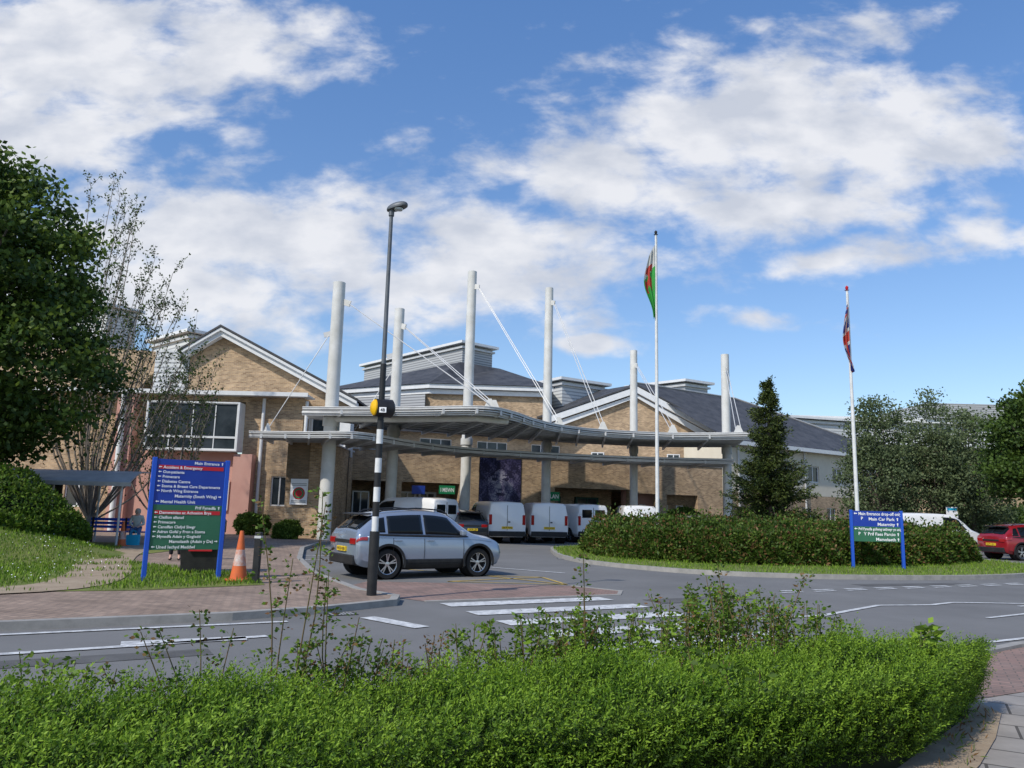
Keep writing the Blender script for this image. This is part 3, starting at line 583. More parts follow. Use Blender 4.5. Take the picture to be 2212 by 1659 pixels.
for a,b in zip(pts[:-1],pts[1:]): q.add([(a[0],59.45,a[1]+.05),(b[0],59.45,b[1]+.05),(b[0]-8,75,b[1]+.6),(a[0]-8,75,a[1]+.6),(a[0],59.45,a[1]+.17),(b[0],59.45,b[1]+.17),(b[0]-8,75,b[1]+.72),(a[0]-8,75,a[1]+.72)],[(4,5,6,7),(3,2,1,0),(0,1,5,4),(1,2,6,5),(3,0,4,7)])
part('roof',Gb,q,'slate',world=Gb)
lantern(Gb,(4.1,62),(-5.8,8.8),10.5,(3.8,2.6),4.6,9.8,12.5,Gb); q=MB(); q.box(-2,8,64,74,5,9.8); part('rear_wall',Gb,q,'cream',world=Gb)
for x in (6.3,12.2): window(Gb,x,x+1.0,5.3,6.3,59.96,2,1,world=Gb)
# right wing
Rw=thing('hospital_wing','two storey cream and brick wing with slate roof','building',(16,56.5,0),math.atan2(12,17))
lw=24
ops=[(3+3.4*k,4.5+3.4*k,4.5,5.8) for k in range(6)]+[(2+3.4*k,3.3+3.4*k,1.1,2.5) for k in range(6)]
q=MB(); q.wall(0,lw,0,3.4,0,.3,[o for o in ops if o[3]<3]); q.box(0,.3,.3,14,0,3.4); part('lower_wall',Rw,q,'brick')
q=MB(); q.wall(0,lw,3.41,7.0,0,.3,[o for o in ops if o[3]>3]); q.box(0,.3,.3,14,3.41,7); part('upper_wall',Rw,q,'cream')
for o in ops: window(Rw,o[0],o[1],o[2],o[3],.14,2,1)
q=MB(); q.box(-.6,lw+.5,-.6,-.45,6.85,7.15); q.box(-.6,lw+.5,-.45,.3,7.0,7.12); part('gutter',Rw,q,'white')
for x in (1,9.2,16): q=MB(); q.tube([(x,-.12,0),(x,-.12,7)],.07,8); part('downpipe',Rw,q,'lgrey')
q=MB(); q.add([(-.6,-.55,7.16),(lw+.5,-.55,7.16),(lw-13,8,12.2),(-2,8,12.2),(lw+.5,16,7.16),(-2,16,7.16)],[(0,1,2,3),(1,4,2),(3,2,4,5)]); part('roof',Rw,q,'slate')
q=MB(); q.tube([(-2,8,12.24),(lw-13,8,12.24)],.09,6); q.tube([(lw-13,8,12.24),(lw+.5,-.55,7.2)],.09,6); part('ridge_tile',Rw,q,'grey')
Lb=thing('hospital_rear_block','distant hospital block with white clerestory band','building',(42,88,0))
q=MB(); q.box(28,62,86,96,0,10); part('wall',Lb,q,'brick',world=Lb); q=MB(); q.box(28,62,85.5,96,10,12.4); part('clerestory',Lb,q,'louvre',world=Lb); q=MB(); q.box(27.4,62.6,84.9,97,12.4,12.9); q.box(27.4,62.6,84.9,97,9.7,10); part('cornice',Lb,q,'white',world=Lb)
q=MB(); q.box(46,58,84.6,95,12.91,14.6); part('roof_plant',Lb,q,'louvreg',world=Lb)
lantern(Lb,(25.5,77),(1,.3),13,(-.3,1),3,7,11.9,Lb)
q=MB(); q.add([(24,74.5,8.2),(40,79,8.2),(40,82,9.8),(24.5,78,9.8)],[(0,1,2,3)]); part('roof',Lb,q,'slate',world=Lb)
Lc=thing('roof_plant_block','white louvred plant room above slate roof','building',(15,70,0))
lantern(Lc,(15.5,68),(-3.8,3.9),6,(2.3,1.4),2.8,10.5,13.65,Lc); q=MB(); q.box(12,17,70,76,0,10.5); part('wall',Lc,q,'cream',world=Lc)
q=MB(); q.loft([(8,66,9.5),(22,66,9.5),(22,80,9.5),(8,80,9.5)],[(12,69.5,12.3),(18.5,69,12.3),(18.5,74,12.3),(12,74,12.3)]); q.add([(12,69.5,12.3),(18.5,69,12.3),(18.5,74,12.3),(12,74,12.3)],[(0,1,2,3)]); part('roof',Lc,q,'slate',world=Lc)
# entrance building
ang=math.atan2(10,25.1)
En=thing('entrance_building','low buff brick entrance building with recessed doors','building',(-10.1,44.5,0),ang)
ops=[(.9,3.2,0,3.2),(4.0,7.6,0,3.2),(14.0,19.5,0,3.2),(22.4,24.9,0,3.0),(20.1,21.6,0,3.0)]
q=MB(); q.wall(0,27,0,5.0,0,.45,ops); part('wall',En,q,'brick')
q=MB(); q.wall(0,27,3.3,4.999,.5,.6); q.box(-.1,27.1,-.06,.5,5.0,5.08); part('parapet',En,q,'lgrey')
q=MB(); q.wall(.01,19.9,0,4.9,3.2,3.5,[(1.2,2.9,.9,2.4)]); q.box(.0,.3,.46,3.2,0,4.9); q.box(3.3,3.6,.46,3.2,0,4.9); q.box(8,8.3,.46,3.2,0,4.9); part('inner_wall',En,q,'brick')
q=MB(); q.box(19.7,22.2,1.2,1.5,0,4.9); part('pink_panel',En,q,'pink'); q=MB(); q.box(22.2,27,1.4,1.7,0,4.9); part('inner_wall',En,q,'brick')
window(En,1.3,2.3,1.0,2.6,1.0,2,1); window(En,20.9,21.4,1.2,2.3,1.14,1,1); window(En,22.6,23.3,1.3,2.3,1.34,1,1); window(En,24.0,24.6,1.3,2.3,1.34,1,1)
dgreen=mat('dark_green_door',(.02,.07,.05),.5)
for x0,x1 in ((4.6,5.6),(5.9,6.9),(14.2,15.7),(17.0,18.6)):
    q=MB(); q.box(x0,x1,2.9,3.0,.05,2.6); o=part('door',En,q,'glass'); f=MB()
    f.box(x0-.08,x0+.06,2.82,3.05,0,2.7); f.box(x1-.06,x1+.08,2.82,3.05,0,2.7); f.box(x0+.06,x1-.06,2.82,3.05,2.58,2.7); f.box((x0+x1)/2-.04,(x0+x1)/2+.04,2.83,3.04,.05,2.58); part('frame',o,f,'white' if x0<10 else dgreen)
q=MB(); q.box(0,27,.6,12,4.91,4.97); part('flat_roof',En,q,'grey')
q=MB(); q.wall(2,30,5.09,7.2,9,9.3,[(3+4.4*k,5.4+4.4*k,5.6,6.7) for k in range(6)]); part('upper_wall',En,q,'brick')
for k in range(6): window(En,3+4.4*k,5.4+4.4*k,5.6,6.7,9.1,3,1,fw=.05)
q=MB(); q.add([(1.5,8.5,7.21),(30.5,8.5,7.21),(30.5,13,8.4),(1.5,13,8.4)],[(0,1,2,3)]); q.box(1.5,30.5,8.4,8.5,7.05,7.3); part('upper_roof',En,q,'slate')
Pr=thing('brick_pier','weathered buff brick pier beside the canopy','wall',(-9.9,41,0))
q=MB(); q.box(-11.0,-9.0,38.2,44.3,0,4.75); part('pier_wall',Pr,q,'brick',world=Pr)
q=MB(); q.box(-11.02,-9.9,38.17,38.2,2.4,4.7); part('weathered_face',Pr,q,'brickdark',world=Pr); q=MB(); q.box(-11.1,-8.95,38.1,44.4,4.75,4.83); part('coping',Pr,q,'lgrey',world=Pr)
# mural: plain mosaic portrait tones
Mu=thing('mosaic_mural','dark blue mosaic portrait mural fixed to the brick wall','mural',(-10.1+.925*8.9,44.5+.37*8.9,0),ang)
tones=[mat('tile_tone',c,.6) for c in [(.02,.018,.05),(.05,.045,.11),(.11,.10,.19),(.20,.19,.28),(.33,.32,.40)]]
q=MB(); n=44; w=2.75/n; hh=2.9/n
for i in range(n):
    for j in range(n):
        u=(i+.5)/n*2-1;v=(j+.5)/n*2-1; tt=.25
        f=(u/.62)**2+((v+.05)/.9)**2
        if f<1: tt=.72-.25*f
        if v>.45-abs(u)*.5 and f>.45: tt=.18
        for ex in (-.27,.27):
            if ((u-ex)/.16)**2+((v-.12)/.07)**2<1: tt=.1
            if ((u-ex)/.2)**2+((v-.29)/.04)**2<1: tt=.15
        if abs(u)<.06 and -.3<v<.05: tt=.95
        if (u/.16)**2+((v+.31)/.05)**2<1: tt=.3
        if (u/.24)**2+((v+.52)/.07)**2<1: tt=.2
        tt+=.22*math.sin(u*9+3*v)*math.sin(v*7)+R.uniform(-.22,.22)
        mi=int(max(0,min(4,tt*5))); x0=.0+i*w; z0=1.95+j*hh
        q.add([(x0,-.05,z0),(x0+w,-.05,z0),(x0+w,-.05,z0+hh),(x0,-.05,z0+hh)],[(0,1,2,3)],mi)
part('tile_face',Mu,q,tones); q=MB(); q.box(-.03,2.78,-.045,-.005,1.92,4.88); part('backing_board',Mu,q,'black')
def board(name,label,loc,rz,w,z0,z1,m,txt=None,h=.2,extra=None):
    e=thing(name,label,'sign',loc,rz); q=MB(); q.box(-w/2,w/2,-.03,0,z0,z1); part('panel',e,q,m,bevel=.005)
    if txt: q=MB(); q.text(txt,0,-.036,(z0+z1)/2-h*.5,h,align='C',wmax=w*.85); part('lettering',e,q,'letter')
    return e
def onwall(s,off=-.08): return (-10.1+.929*s+.370*(-off)*1,44.5+.370*s+.929*off,0)
board('entrance_sign','green entrance sign with white lettering',onwall(6.7,-.35),ang,1.0,2.55,3.05,'sgreen2','I MEWN',.24)
board('exit_sign','green exit sign with white lettering',onwall(13.6,-.35),ang,1.15,2.35,2.9,'sgreen2','ALLAN',.26)
board('notice_board','small blue notice panel by the doors',onwall(5.0,-.1),ang,.8,2.5,3.0,'blue')
e=board('poster','white poster with round red and green emblem',(-10.3,38.1,0),0,.85,1.7,2.95,'letter')
q=MB(); q.lathe([(.001,0),(.30,0)],24,0,(0,-.036,2.25),'y'); q.lathe([(.24,0),(.001,0)],24,1,(0,-.038,2.25),'y'); q.lathe([(.17,0),(.001,0)],24,0,(0,-.040,2.25),'y'); part('emblem',e,q,['sred','sgreen2'])
q=MB(); [q.box(-.36,.36,-.038,-.031,z,z+.04) for z in (2.7,2.62,1.8,1.87)]; part('print',e,q,'grey')
# ------------------------------------------------------------ canopy
N=72
cf=catmull([(-9.9,36.2),(-5,35.3),(-1.3,34.3),(.1,35.9),(1.2,38.6),(2.8,41.2),(5.4,43.0),(9.3,43.7),(13.2,42.4)],N)
cb=catmull([(-10.2,38.6),(-7.8,41.3),(-4.8,43.8),(-2.5,45.5),(0,47),(3,48.5),(6,49.5),(10,50.2),(14.4,49)],N)
lf=catmull([(-12.2,35.8),(-9.5,35.4),(-6.9,35.0),(-5.0,38.8),(-2.5,42.2),(2.6,44.8),(8,46),(13.4,46)],N)
lb=catmull([(-12.2,38.0),(-10.2,38.3),(-8.9,39.5),(-7.4,42),(-4.4,44.5),(1.5,46.9),(7,49.4),(14,51)],N)
def canopy(name,label,F,B,z,zb,beam_r,ribs,thick=.12,slats=3):
    e=thing(name,label,'canopy',(F[0][0],F[0][1],0))
    q=MB(); v=[]
    for i in range(N):
        f=F[i];b=B[i]; v+=[(f[0],f[1],z),(b[0],b[1],zb),(f[0],f[1],z-thick),(b[0],b[1],zb-thick)]
    for i in range(N-1):
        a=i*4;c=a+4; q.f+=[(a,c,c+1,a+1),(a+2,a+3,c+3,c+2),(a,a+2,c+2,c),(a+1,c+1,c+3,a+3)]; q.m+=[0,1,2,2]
    q.v=v; q.f+=[(0,1,3,2),((N-1)*4,(N-1)*4+2,(N-1)*4+3,(N-1)*4+1)]; q.m+=[2,2]
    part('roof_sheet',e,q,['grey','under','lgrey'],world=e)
    off=lambda t,dz:[(F[i][0]+(B[i][0]-F[i][0])*t,F[i][1]+(B[i][1]-F[i][1])*t,z+(zb-z)*t-dz) for i in range(N)]
    q=MB(); q.tube(off(.03,thick+beam_r+.07),beam_r,10); part('edge_beam',e,q,'lgrey',world=e,smooth=True)
    q=MB(); q.tube([(F[i][0],F[i][1],z+.02) for i in range(N)],.025,6); part('gutter',e,q,'lgrey',world=e)
    for k in range(slats):   # thin fascia slats below the front edge
        q=MB(); zz=z-thick-.05-k*.085; pts=off(.006+.012*k,0)
        v=[]
        for p in pts: v+=[(p[0],p[1],zz),(p[0],p[1],zz-.05),(p[0],p[1]+.03,zz),(p[0],p[1]+.03,zz-.05)]
        f=[]
        for i in range(N-1):
            a=i*4;c=a+4; f+=[(a,a+1,c+1,c),(a+2,c+2,c+3,a+3),(a,c,c+2,a+2),(a+1,a+3,c+3,c+1)]
        q.add(v,f); part('fascia_slat',e,q,'lgrey',world=e)
    for k in range(1,ribs):
        i=int(k*(N-1)/ribs); a=Vector((F[i][0],F[i][1],z-thick-.12)); b=Vector((B[i][0],B[i][1],zb-thick-.16)); q=MB(); q.beam(a,b,.10,.2); part('rib',e,q,'lgrey',world=e)
    for t in (.09,.15,.22,.30,.38,.46,.54,.62,.70,.78,.86,.97):
        q=MB(); q.tube(off(t,thick+.05),.035,6); part('purlin',e,q,'grey' if int(t*100)%2 else 'lgrey',world=e)
    return e
c1=canopy('entrance_canopy','curved white steel canopy hung from masts over the forecourt',cf,cb,6.25,6.15,.07,16,.09,3)
q=MB(); q.tube([(-8.7,37.1,5.85),(-5,36.4,5.85),(-1.6,35.3,5.85),(-.2,36.3,5.85)],.17,14); part('support_tube',c1,q,'colwhite',world=c1,smooth=True)
c2=canopy('lower_canopy','lower curved steel canopy along the brick entrance',lf,lb,5.0,4.95,.05,18,.07,2)
masts=[(-8.75,37.2,12.7,.31),(-6.3,41.3,12.5,.28),(-2.65,46.4,16.35,.29),(2.25,47.9,15.85,.27),(7.95,49.6,12.25,.24),(13.5,48,11.8,.26)]
anch=[(-1.0,35.2),(-.8,35.6),(2.6,41.6),(5.2,43.3),(9.3,44.0),(12.9,43.4)]
for (x,y,h,r),(ax,ay) in zip(masts,anch):
    e=thing('canopy_mast','white tubular steel mast with stay rods holding the canopy','column',(x,y,0),0,'canopy masts')
    q=MB(); q.tube([(0,0,0),(0,0,6.0),(0,0,h)],[r*1.05,r*1.05,r*.97],24); part('shaft',e,q,'colwhite',smooth=True)
    q=MB(); q.lathe([(r*1.05,.0),(r*1.5,0),(r*1.5,.05),(r*1.05,.06)],24,0); part('base_plate',e,q,'colwhite',smooth=30)
    q=MB(); q.lathe([(r*1.05,5.5),(r*1.25,5.5),(r*1.25,5.9),(r*1.05,5.9)],24); part('collar',e,q,'colwhite',smooth=30)
    d=Vector((ax-x,ay-y,0)).normalized(); zt=h-1.0
    q=MB(); q.beam((d.x*r*.9,d.y*r*.9,zt),(d.x*(r+.35),d.y*(r+.35),zt-.12),.05,.3); part('bracket',e,q,'colwhite')
    for o_ in (-.05,.05):
        pr=Vector((-d.y,d.x,0))*o_; s0=Vector((d.x*(r+.3),d.y*(r+.3),zt-.12))+pr; s1=Vector((ax-x,ay-y,6.5))+pr*3; q=MB(); q.tube([s0,s1],.022,6); part('stay_rod',e,q,'lgrey')
    q=MB(); q.add([(ax-x-.3,ay-y-.1,6.24),(ax-x+.3,ay-y-.1,6.24),(ax-x+.08,ay-y-.05,6.75),(ax-x-.08,ay-y-.05,6.75),(ax-x-.3,ay-y+.1,6.24),(ax-x+.3,ay-y+.1,6.24),(ax-x+.08,ay-y+.05,6.75),(ax-x-.08,ay-y+.05,6.75)],[(0,1,2,3),(7,6,5,4),(3,2,6,7),(1,5,6,2),(0,3,7,4)]); part('anchor_plate',e,q,'colwhite')
    if x<-6:
        tx,ty=(-11.6,36.6) if x<-8 else (-8.5,40.5); q=MB(); q.tube([(-r,0,h-2.6 if x<-8 else 9),(tx-x,ty-y,5.2)],.022,6); q.beam((-r*.8,0,h-2.6),(-r-.3,0,h-2.7),.05,.25); part('rear_stay_rod',e,q,'lgrey')
        q=MB(); q.lathe([(.22,5.0),(.04,5.5)],4,0,(tx-x,ty-y,0)); part('rear_anchor',e,q,'colwhite')
# ------------------------------------------------------------ street furniture
e=thing('street_lamp','dark lamp column with striped crossing post and yellow beacon','lamp post',(-2.47,14.5,0))
q=MB(); q.tube([(0,0,0),(0,0,1.25)],.092,20); part('base_sleeve',e,q,'black',smooth=True)
q=MB(); z=1.25; k=0
while z<3.3:
    z1=min(z+.27,3.32); q.tube([(0,0,z),(0,0,z1)],.062,18,k%2,caps=False); z=z1;k+=1
part('striped_post',e,q,['bwhite','black'],smooth=True)
q=MB(); q.tube([(0,0,3.32),(0,0,4.4)],.058,16); part('upper_sleeve',e,q,'black',smooth=True); q=MB(); q.tube([(0,0,4.4),(0,0,7.45)],[.044,.036],14); part('column_shaft',e,q,'lamp',smooth=True)
vs=[];nn=14
for i in range(nn+1):
    a=math.pi*i/nn
    for j in range(20):
        t=2*math.pi*j/20; vs.append((.18-.23*math.cos(a),.115*math.sin(a)**.8*math.cos(t),max(-.03,.105*math.sin(a)**.8*math.sin(t))))
fs=[(i*20+j,i*20+(j+1)%20,(i+1)*20+(j+1)%20,(i+1)*20+j) for i in range(nn) for j in range(20)]
q=MB(); q.add([(v[0]*.95-.05,v[1],v[2]+7.52+v[0]*.16) for v in vs],fs); lh=part('lamp_head',e,q,'lamp',smooth=True,rot=(0,0,rad(-18)))
q=MB(); q.lathe([(.001,-.03),(.08,-.01),(.09,.02)],14,0,(.15,0,7.50)); part('lamp_lens',lh,q,'lens',smooth=True)
q=MB(); q.tube([(0,0,7.38),(0,0,7.54)],.055,12); part('spigot',e,q,'lamp')
be=bpy.data.objects.new('beacon',None); COL.objects.link(be); be.parent=e; be.location=(0,0,3.55); be.rotation_euler=(0,0,rad(-62))
q=MB(); q.lathe([(.155,-.12),(.17,-.13),(.175,.2),(.12,.24),(.001,.25)],28,0,(0,0,0),'y'); part('beacon_housing',be,q,'black',smooth=30)
q=MB(); q.lathe([(.158,-.10),(.15,-.15),(.10,-.19),(.001,-.20)],28,0,(0,0,0),'y'); part('beacon_lens',be,q,'amber',smooth=True)
q=MB(); q.box(.0,.13,-.21,-.195,3.44,3.54); part('number_plaque',e,q,'letter'); q=MB(); q.text('4B',.065,-.215,3.46,.06,align='C'); part('plaque_lettering',e,q,'black')
def arrow(q,x,z,s,d):
    pts=[(0,0),(.4,.35),(.4,.12),(1,.12),(1,-.12),(.4,-.12),(.4,-.35)]
    if d=='U': pts=[(-b,1-a-.5) for a,b in [(p[0],p[1]) for p in pts]]; pts=[(p[0]+.5,p[1]) for p in pts]
    if d=='R': pts=[(1-a,b) for a,b in pts]
    q.add([(x+a*s,-.036,z+b*s) for a,b in pts],[tuple(range(7))])
def bigsign(loc,rz,w,z0,z1,rows,label,zpost=None):
    e=thing('direction_sign',label,'sign',loc,rz)
    H=z1-z0
    for x in (-w/2-.05,w/2+.05): q=MB(); q.box(x-.045,x+.045,-.05,.05,-.1,z1+.03); part('post',e,q,'bluep',bevel=.01)
    tot=sum(r[4] for r in rows); z=z1
    blocks={}
    for (txt,al,ar,bg,hh) in rows:
        L_=MB(); h=H*hh/tot; zl=z-h
        nmp={'blue':'blue_panel','sgreen':'green_panel','sred':'blue_panel'}[bg if bg!='sredg' else 'sgreen']
        blocks.setdefault(nmp if bg!='sredg' else 'green_panel',MB()).box(-w/2,w/2,-.025,.025,zl+.0005,z)
        if bg.startswith('sred'): q=MB(); q.box(-w/2+.03,w/2-.03,-.031,-.026,zl+.01,z-.01); part('red_band',e,q,'sred')
        s_=min(h,H/tot*1.05)*.70; bt=zl+h*.5-s_*.43
        if al=='L': arrow(L_,-w/2+.03,zl+h*.5,s_*.9,ar); L_.text(txt,-w/2+.04+s_*1.15,-.036,bt,s_*.86,wmax=w-.13)
        elif al=='R': 
            if ar: arrow(L_,w/2-.03-s_*.9,zl+h*.5,s_*.9,ar)
            L_.text(txt,w/2-.05-s_,-.036,bt,s_*.86,align='R',wmax=w-.18)
        part('lettering',e,L_,'letter'); z=zl
    for k_,b in blocks.items(): part(k_,e,b,'blue' if 'blue' in k_ else 'sgreen')
    return e
rows=[("Main Entrance",'R','U','blue',1.15),("Accident & Emergency",'L','L','sred',1.0),("Out-patients",'L','L','blue',.98),("Primecare",'L','L','blue',.98),("Diabetes Centre",'L','L','blue',.98),("Stoma & Breast Care Departments",'L','L','blue',.98),("North Wing Entrance",'L','L','blue',.98),("Maternity (South Wing)",'R','R','blue',1.1),("Mental Health Unit",'L','L','blue',1.3),
("Prif Fynedfa",'R','U','sgreen',1.1),("Damweiniau ac Achosion Brys",'L','L','sredg',1.0),("Cleifion allanol",'L','L','sgreen',.98),("Primecare",'L','L','sgreen',.98),("Canolfan Clefyd Siwgr",'L','L','sgreen',.98),("Adran Gofal y Fron a Stoma",'L','L','sgreen',.98),("Mynedfa Adain y Gogledd",'L','L','sgreen',.98),("Mamolaeth (Adain y De)",'R','R','sgreen',1.05),("Uned Iechyd Meddwl",'L','L','sgreen',1.2)]
bigsign((-6.72,16.35,.1),math.atan2(.7,1.17),1.34,.62,2.47,rows,'blue and green bilingual hospital direction sign on blue posts')
rows=[("Main Entrance drop-off only",'L','L','blue',1),("Main Car Park",'R','U','blue',1),("Maternity",'R','U','blue',1),("Prif Fynedfa gollwng teithwyr yn unig",'L','L','sgreen',.9),("Y Prif Faes Parcio",'R','U','sgreen',1),("Mamolaeth",'R','U','sgreen',1)]
e=bigsign((12.25,26.0,.1),rad(-6),1.5,.86,1.86,rows,'small blue and green direction sign beside the island hedge')
q=MB(); q.text("P",-.5,-.036,1.57,.1); part('parking_symbol',e,q,'letter'); q=MB(); q.text("P",-.6,-.036,1.07,.1); part('parking_symbol',e,q,'letter')
M['conewhite']=mat('scuffed_white_sleeve',(.58,.56,.53),.6,0,(.55,.16,.07),6,contrast=.4,detail=10)
def cone(label,loc,h,rx=0):
    e=thing('traffic_cone',label,'traffic cone',loc,0); s=h
    q=MB(); q.box(-.22*s,.22*s,-.22*s,.22*s,0,.05*s); part('cone_base',e,q,'orange' ,bevel=.015)
    q=MB(); q.lathe([(.17*s,.05*s),(.13*s,.30*s)],24,0); q.lathe([(.132*s,.30*s),(.085*s,.62*s)],24,1); q.lathe([(.085*s,.62*s),(.04*s,.98*s),(.035*s,s),(.001,s)],24,0); part('cone_body',e,q,['orange','conewhite'],smooth=30); return e
cone('tall scuffed orange and white cone on the verge',(-5.60,16.5,.11),1.02); cone('orange and white cone beside the seated person',(-13.55,27.6,.1),.85)
e=thing('bollard','black square bollard with pale band at kerb','bollard',(-5.13,16.15,.1)); q=MB(); q.box(-.065,.065,-.065,.065,0,1.02); part('bollard_post',e,q,'black',bevel=.012); q=MB(); q.box(-.067,.067,-.067,.067,.90,.95); part('reflective_band',e,q,'lgrey')
e=thing('litter_bin','large black litter bin with open hood','bin',(-7.1,18.3,.1),rad(15))
q=MB(); q.loft([(-.4,-.3,.05),(.4,-.3,.05),(.4,.3,.05),(-.4,.3,.05)],[(-.45,-.36,.85),(.45,-.36,.85),(.45,.36,.85),(-.45,.36,.85)]); q.box(-.44,.44,-.34,.34,.85,.9); part('bin_body',e,q,'black',bevel=.02)
q=MB(); q.box(-.46,-.40,-.36,.36,.9,1.15); q.box(.40,.46,-.36,.36,.9,1.15); q.box(-.40,.40,.30,.36,.9,1.15); q.ext([(-.48,1.15),(.48,1.15),(.40,1.25),(-.40,1.25)],-.38,.38); part('bin_hood',e,q,'black',bevel=.02)
q=MB(); q.box(-.25,.25,-.40,-.36,.5,.66); part('bin_label',e,q,'sred')
for xx in (-.35,.35): q=MB(); q.lathe([(.001,-.03),(.09,-.03),(.09,.03),(.001,.03)],14,0,(xx,.2,.09),'x'); part('bin_wheel',e,q,'rubber')
# shelter
e=thing('smoking_shelter','grey sloping roof shelter on steel posts','shelter',(-17.2,29,.1))
q=MB(); prof=[(26.9,2.25),(27.3,2.40),(28.2,2.62),(29.4,2.74),(30.8,2.78)]
xr=[-13.15,-13.25,-13.5,-13.9,-14.3]
for k in range(4):
    a,b=prof[k],prof[k+1]; xa,xb=xr[k],xr[k+1]
    q.add([(-24,a[0],a[1]),(xa,a[0],a[1]),(xb,b[0],b[1]),(-24,b[0],b[1]),(-24,a[0],a[1]+.05),(xa,a[0],a[1]+.05),(xb,b[0],b[1]+.05),(-24,b[0],b[1]+.05)],[(3,2,1,0),(4,5,6,7),(0,1,5,4),(1,2,6,5),(3,0,4,7)])
q.box(-24,-13.1,26.86,26.92,2.18,2.32)
part('shelter_roof',e,q,'grey',world=e,smooth=True)
for x in (-21,-18.5,-16,-13.6):
    for y,z in ((27.3,2.4),(30.4,2.74)): q=MB(); q.tube([(x,y,.1),(x,y,z)],.04,8); part('post',e,q,'lgrey',world=e)
q=MB(); q.box(-22,-17.5,30.45,30.5,.4,2.3); part('rear_panel',e,q,'glass',world=e)
e=thing('information_sign','small pale sign on a post by the car park','sign',(25.6,45,0)); q=MB(); q.tube([(0,0,0),(0,0,2.5)],.04,8); part('post',e,q,'lgrey'); q=MB(); q.box(-.33,.33,-.05,-.02,1.9,2.5); part('panel',e,q,'letter'); q=MB(); q.box(-.28,.28,-.055,-.051,2.3,2.44); part('header',e,q,bagm)
# flags
def flag(loc,H,label,kind,z0,z1,W0):
    e=thing('flagpole',label,'flagpole',loc)
    q=MB(); q.tube([(0,0,0),(0,0,H*.5),(0,0,H)],[.078,.066,.042],14); part('pole',e,q,'bwhite',smooth=True)
    q=MB(); q.lathe([(.001,.12),(.06,.06),(.06,0),(.03,-.05),(.09,-.07),(.001,-.1)],12,0,(0,0,H+.06)); part('finial',e,q,'black' if kind=='w' else 'sred',smooth=True)
    q=MB(); nu,nv=26,40; v=[]
    for i in range(nu+1):
        for j in range(nv+1):
            u=i/nu; t=j/nv
            wd=W0*math.sin(math.pi*min(1,.12+t*.72))**.7
            x=-.05-u*wd*(.6+.4*math.sin(t*3+1))+(.04*math.sin(t*9)*u if kind=='w' else .16*u+.05*math.sin(t*8)*u) ; y=-.03-.09*math.sin(u*13+t*3)*(.3+u)-(.0 if kind=='w' else .08); z=z1-(z1-z0)*t-.45*u*(1-t)-.15*u*t*math.sin(3*u)
            v.append((x,y,z))
    w=nv+1
    def col(u,t):
        if kind=='w':
            a=.25<u<.85 and .22<t<.62 and math.sin(u*14+t*17)+math.sin(t*29)>-.7
            if a: return 1
            return 0 if t<.28+.15*u else 2
        uu,vv=u*2-1,t*2-1
        if abs(uu)<.14 or abs(vv)<.14: return 1
        if abs(uu)<.24 or abs(vv)<.24: return 0
        d=abs(abs(uu)-abs(vv))
        if d<.10: return 1
        if d<.24: return 0
        return 2
    for i in range(nu):
        for j in range(nv): q.f.append((i*w+j,(i+1)*w+j,(i+1)*w+j+1,i*w+j+1)); q.m.append(col((i+.5)/nu,(j+.5)/nv))
    q.v=v; part('flag',e,q,['flagw','flagr','flagg' if kind=='w' else 'flagb'],smooth=70)
    q=MB(); q.tube([(.06,0,1.2),(.05,0,H-.1)],.008,5); part('halyard',e,q,'letter')
for n_,c in (('flagw',(.7,.7,.66)),('flagr',(.6,.08,.06)),('flagg',(.07,.45,.09)),('flagb',(.03,.05,.26))): M[n_]=leafmat(n_+'_cloth',c,tuple(x*.8 for x in c),.35)
flag((5.72,30,.1),12.85,'white flagpole with limp Welsh flag behind the island hedge','w',9.4,12.4,.5); flag((12.98,29,.1),10.4,'white flagpole with limp Union flag on the island','u',7.2,9.9,.46)
# ------------------------------------------------------------ vegetation
def treethings(name,label,base,th,tr,blobs,ncl,nl,leaf,mats,cr=.55,limbs=16,lean=0,group=None,shell=.35):
    e=thing(name,label,'tree',base,0,group); bx,by,bz=base
    B=np.array(blobs,float); vol=B[:,3]*B[:,4]*B[:,5]; vol=vol/vol.sum(); idx=rng.choice(len(B),ncl,p=vol)
    d=unit(rng.normal(size=(ncl,3))); r=rng.random(ncl)**.33; r=shell+(1.03-shell)*r; C=B[idx,:3]+d*r[:,None]*B[idx,3:]
    C=C-np.array(base); tn=rng.random(ncl)
    ci=np.repeat(np.arange(ncl),nl); off=rng.normal(size=(ncl*nl,3))*cr*np.array([1,1,.6])*.55; P=C[ci]+off
    V=leaves(P,leaf*rng.uniform(.7,1.3,len(P)),leaf*.7)
    mi=np.clip(((tn[ci]*.6+rng.random(len(P))*.5+off[:,2]*.5/cr)*len(mats)*.95).astype(int),0,len(mats)-1)
    q=MB(); T=Vector((lean,0,th)); q.tube([(0,0,-.1),(lean*.3,0,th*.5),T],[tr*1.3,tr,tr*.7],10)
    for k in range(limbs):
        c=Vector(C[R.randrange(ncl)]); m_=T.lerp(c,.5)+Vector((R.uniform(-.3,.3),R.uniform(-.3,.3),-.2)); s=Vector((lean*.7,0,th*R.uniform(.6,1))); q.tube([s,m_,c],[tr*.45,tr*.25,tr*.06],6,caps=False)
    part('trunk',e,q,'bark',smooth=True); quads('crown',V,mi,mats,parent=e); return e
treethings('deciduous_tree','large dense dark green tree on the grass bank',(-19.5,26,.5),5,.35,[(-18.2,25.5,6.8,4.3,4.2,3.8),(-19.0,25,9.9,4.2,4,3.4),(-16.1,25,6.0,2.5,2.4,2.4),(-20.0,25,11.6,3.4,3,2.4),(-23,26,6,5,4,4)],820,105,.20,['t1','t1','t2','t3'],cr=.7,limbs=24)
